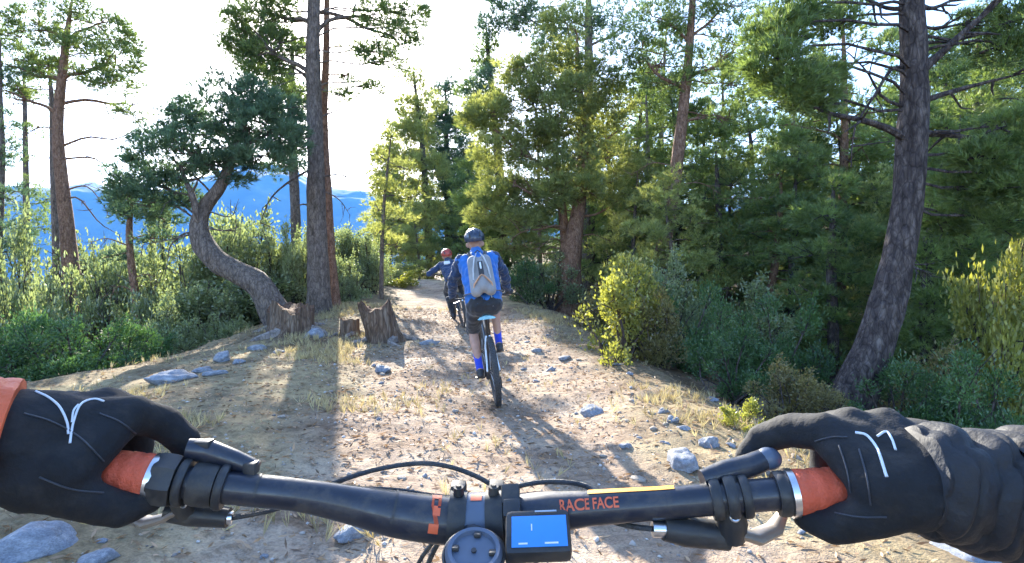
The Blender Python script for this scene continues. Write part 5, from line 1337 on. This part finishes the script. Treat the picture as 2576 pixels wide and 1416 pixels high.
# hoses and cables
def hose(pts, r=.0021): part(MB().tube(spline([P(*q) for q in pts], 40), r, 8), 'hose', 'rubber')
hose([(584, 1302, .405), (640, 1292, .415), (700, 1278, .430), (780, 1246, .448), (840, 1215, .462), (950, 1180, .474), (1070, 1165, .480), (1170, 1186, .478), (1255, 1235, .466), (1290, 1310, .46), (1300, 1420, .47)])
hose([(1640, 1330, .402), (1580, 1322, .410), (1520, 1300, .428), (1500, 1250, .445), (1470, 1221, .455), (1390, 1211, .460), (1310, 1221, .462), (1255, 1248, .462), (1220, 1330, .47), (1215, 1430, .48)])
hose([(560, 1260, .41), (720, 1238, .43), (880, 1228, .446), (1000, 1232, .452), (1120, 1249, .455), (1270, 1251, .455), (1330, 1262, .455), (1345, 1390, .45), (1352, 1440, .45)], .0016)
hose([(1800, 1230, .41), (1660, 1240, .43), (1480, 1246, .445), (1390, 1240, .452), (1290, 1247, .456), (1150, 1262, .458), (1098, 1350, .445), (1062, 1400, .45), (1030, 1460, .46)], .0018)
hose([(1210, 1260, .458), (1160, 1290, .460), (1112, 1350, .448), (1082, 1405, .455), (1060, 1470, .46)], .0021)
hose([(1262, 1300, .44), (1272, 1350, .425), (1276, 1400, .42), (1290, 1450, .42)], .0021)

# ------------------------------------------------------------------ the camera rider: gloved hands and sleeves
MT['glove'] = plain('glove_knit_black', (.0060, .0068, .0095), .85, 0, .3, 60, .12, 320)
MT['sleeve'] = plain('sleeve_black_shell', (.0105, .012, .017), .62, 0, .25, 30, .15, 220)
MT['piping'] = plain('reflective_piping', (.62, .66, .72), .35, 0, .1, 40)
MT['cuff_orange'] = plain('orange_cuff', (.68, .12, .04), .6, 0, .15, 30, .3, 120)
MT['tag_tan'] = plain('tan_tag', (.45, .34, .22), .7)
for k_ in ('glove', 'sleeve'): dusty(MT[k_], .10, 40)
me_ = empty('person', (0, -.25, gz(0, -.25))); tag(me_, 'person in black gloves and jacket sleeves gripping the near handlebar', 'person'); bpy.context.view_layer.update()
INV = me_.matrix_world.inverted()
def sleeve(path, rad, sd, name='sleeve', mat='sleeve', fold=1.0, rings=150, n=56):
    path = spline(path, rings); rad = lin(rad, rings); v = []; s = 0; a = None; L = len(path)
    for i, p in enumerate(path):
        if i: s += (p - path[i - 1]).length
        t = (path[min(i + 1, L - 1)] - path[max(i - 1, 0)]).normalized(); a = Vector((0, 0, 1)) if a is None else a; a = (a - t * a.dot(t)).normalized(); b = t.cross(a)
        for j in range(n):
            th = 2 * math.pi * j / n; d_ = a * math.cos(th) + b * math.sin(th)
            w = s * 235 + 3.4 * math.sin(th + .5) + 8.0 * mnoise.noise(p * 13 + d_ * 1.0)
            am = max(0.0, min(1.0, .5 + 1.7 * mnoise.noise(p * 16 + d_ * 1.3 + Vector((7, 3, 1)))))
            w2 = s * 480 - 1.5 * math.sin(th - .4) + 4.0 * mnoise.noise(p * 21 + d_ * 1.2 + Vector((1, 8, 2)))
            fo = ((1 - abs(math.sin(w * .5))) ** 1.5 * .20 * am + (1 - abs(math.sin(w2 * .5))) ** 2 * .07 * (1 - am * .5)) * fold
            nn = .12 * mnoise.noise(p * 15 + d_ * 1.1) + .03 * mnoise.noise(p * 50 + d_ * 3)
            v.append(p + d_ * rad[i] * (1.04 - fo + nn * fold))
    f = [(i * n + j, i * n + (j + 1) % n, (i + 1) * n + (j + 1) % n, (i + 1) * n + j) for i in range(L - 1) for j in range(n)] + [tuple(range(n)), tuple((L - 1) * n + j for j in range(n))]
    o = MB().add(v, f).build(name, MT[mat], None, angle=75); o.parent = me_; o.matrix_parent_inverse = INV; return o
def hand(sd, O, W, extra, idx):
    ex = Vector((sd, 0, 0)); V = Vector
    q = lambda a, b_, c: O + ex * a + V((0, b_, c))
    K = [q(-.033, .010, .037), q(-.011, .016, .041), q(.012, .013, .040), q(.033, .004, .034)]
    caps = []
    for i, k in enumerate(K):
        caps += [(W, .025, k, .0120), (q(-.018 + i * .016, -.028, .012), .019, k, .0125)]
    caps += [(W, .028, q(.0, -.028, .008), .024), (q(-.02, -.022, .016), .018, q(.03, -.022, .012), .020)]
    for i, x in ((1, -.011), (2, .012), (3, .034)):
        ln = (0, 1.0, .96, .84)[i]; a, b_, c = q(x, .046 * ln, .028), q(x + .001, .050 * ln, -.006), q(x, .024, -.026 * ln)
        caps += [(K[i], .0132, a, .0125), (a, .0125, b_, .0115), (b_, .0115, c, .0100)]
    a, b_, c = [q(*z) for z in idx]
    caps += [(K[0], .0135, a, .0125), (a, .0125, b_, .0112), (b_, .0112, c, .0098)]
    a, b_, c = q(-.026, -.026, -.008), q(-.040, -.012, -.021), q(-.050, .002, -.020)
    caps += [(q(-.004, -.032, .006), .018, a, .0140), (a, .0140, b_, .0118), (b_, .0118, c, .0100)]
    caps += extra
    g = blob('glove', caps, MT['glove'], None, .0030, 3, lambda p, n: p + n * (.0013 * mnoise.noise(p * 55) + .0006 * mnoise.noise(p * 160)))
    g.parent = me_; g.matrix_parent_inverse = INV
    return g, q
def on_surface(o, pts, r, name, mat, lift=.0003, n=36):
    """a thin cord laid on the glove along a line of sight positions"""
    out = []; org = Vector((0, 0, CAM_Z))
    for p in spline([Vector((a, b_, 0)) for a, b_ in pts], n):
        ok, co, no, _ = o.ray_cast(org, ray(p.x, p.y).normalized())
        if ok: out.append(co + no * lift)
    m_ = MB().tube(out, r, 8).build(name, MT[mat], None); m_.parent = o; return m_
# left hand
OL = bar_at(182)[0]; WL = P(30, 1105, .352)
gl, ql = hand(-1, OL, WL, [(WL, .033, P(130, 1085, .362), .027), (P(40, 1125, .356), .026, P(190, 1200, .368), .016)],
              [(-.042, .028, .026), (-.052, .040, .010), (-.055, .042, -.008)])
on_surface(gl, [(176, 1115), (184, 1062), (202, 1018), (236, 1004), (262, 1010)], .0007, 'piping', 'piping')
on_surface(gl, [(180, 1062), (184, 1034), (196, 1018)], .0006, 'piping', 'piping')
on_surface(gl, [(90, 985), (122, 1000), (150, 1024), (168, 1062), (172, 1092)], .0007, 'piping', 'piping')
sleeve([P(22, 1100, .350), P(-60, 1098, .342), P(-160, 1100, .335)], [.0350, .0355, .036], -1, 'cuff', 'cuff_orange', .5, 40)
sleeve([P(-120, 1100, .338), P(-300, 1100, .325), Vector((-.50, .26, 1.10)), Vector((-.44, .08, 1.18)), Vector((-.27, -.12, 1.32))], [.037, .041, .050, .056, .062], -1)
MT['glove_panel'] = plain('glove_panel_grey', (.030, .034, .044), .5, 0, .2, 40, .1, 300)
def glove_details(g_, lines):
    for ln in lines: on_surface(g_, ln, .0006, 'seam', 'glove_panel')
glove_details(gl, [[(60, 1040), (130, 1060), (200, 1100), (260, 1160)], [(250, 1040), (300, 1060), (340, 1090)], [(100, 1200), (180, 1230), (260, 1240)]])
# right hand
OR = bar_at(2216)[0]; WR = P(2370, 1200, .362)
gr, qr = hand(1, OR, WR, [(WR, .030, P(2400, 1210, .362), .031), (P(2340, 1230, .364), .024, P(2230, 1245, .374), .016)],
              [(-.048, .030, .032), (-.062, .042, .022), (-.072, .048, .006)])
on_surface(gr, [(2150, 1088), (2180, 1096), (2206, 1130), (2222, 1176), (2230, 1200)], .0009, 'piping', 'piping')
on_surface(gr, [(2206, 1098), (2228, 1086), (2242, 1104), (2252, 1132)], .0008, 'piping', 'piping')
sleeve([P(2290, 1204, .362), P(2340, 1212, .362), P(2390, 1222, .362), P(2470, 1236, .362), P(2580, 1248, .358), P(2760, 1255, .345), Vector((.52, .27, 1.09)), Vector((.46, .08, 1.17)), Vector((.28, -.12, 1.32))], [.0315, .0365, .0350, .0390, .040, .043, .050, .056, .062], 1, rings=230)
glove_details(gr, [[(2110, 1120), (2130, 1180), (2140, 1240)], [(2160, 1130), (2180, 1200), (2190, 1270)], [(2100, 1290), (2160, 1300), (2230, 1300)], [(2050, 1110), (2090, 1100), (2130, 1100)]])
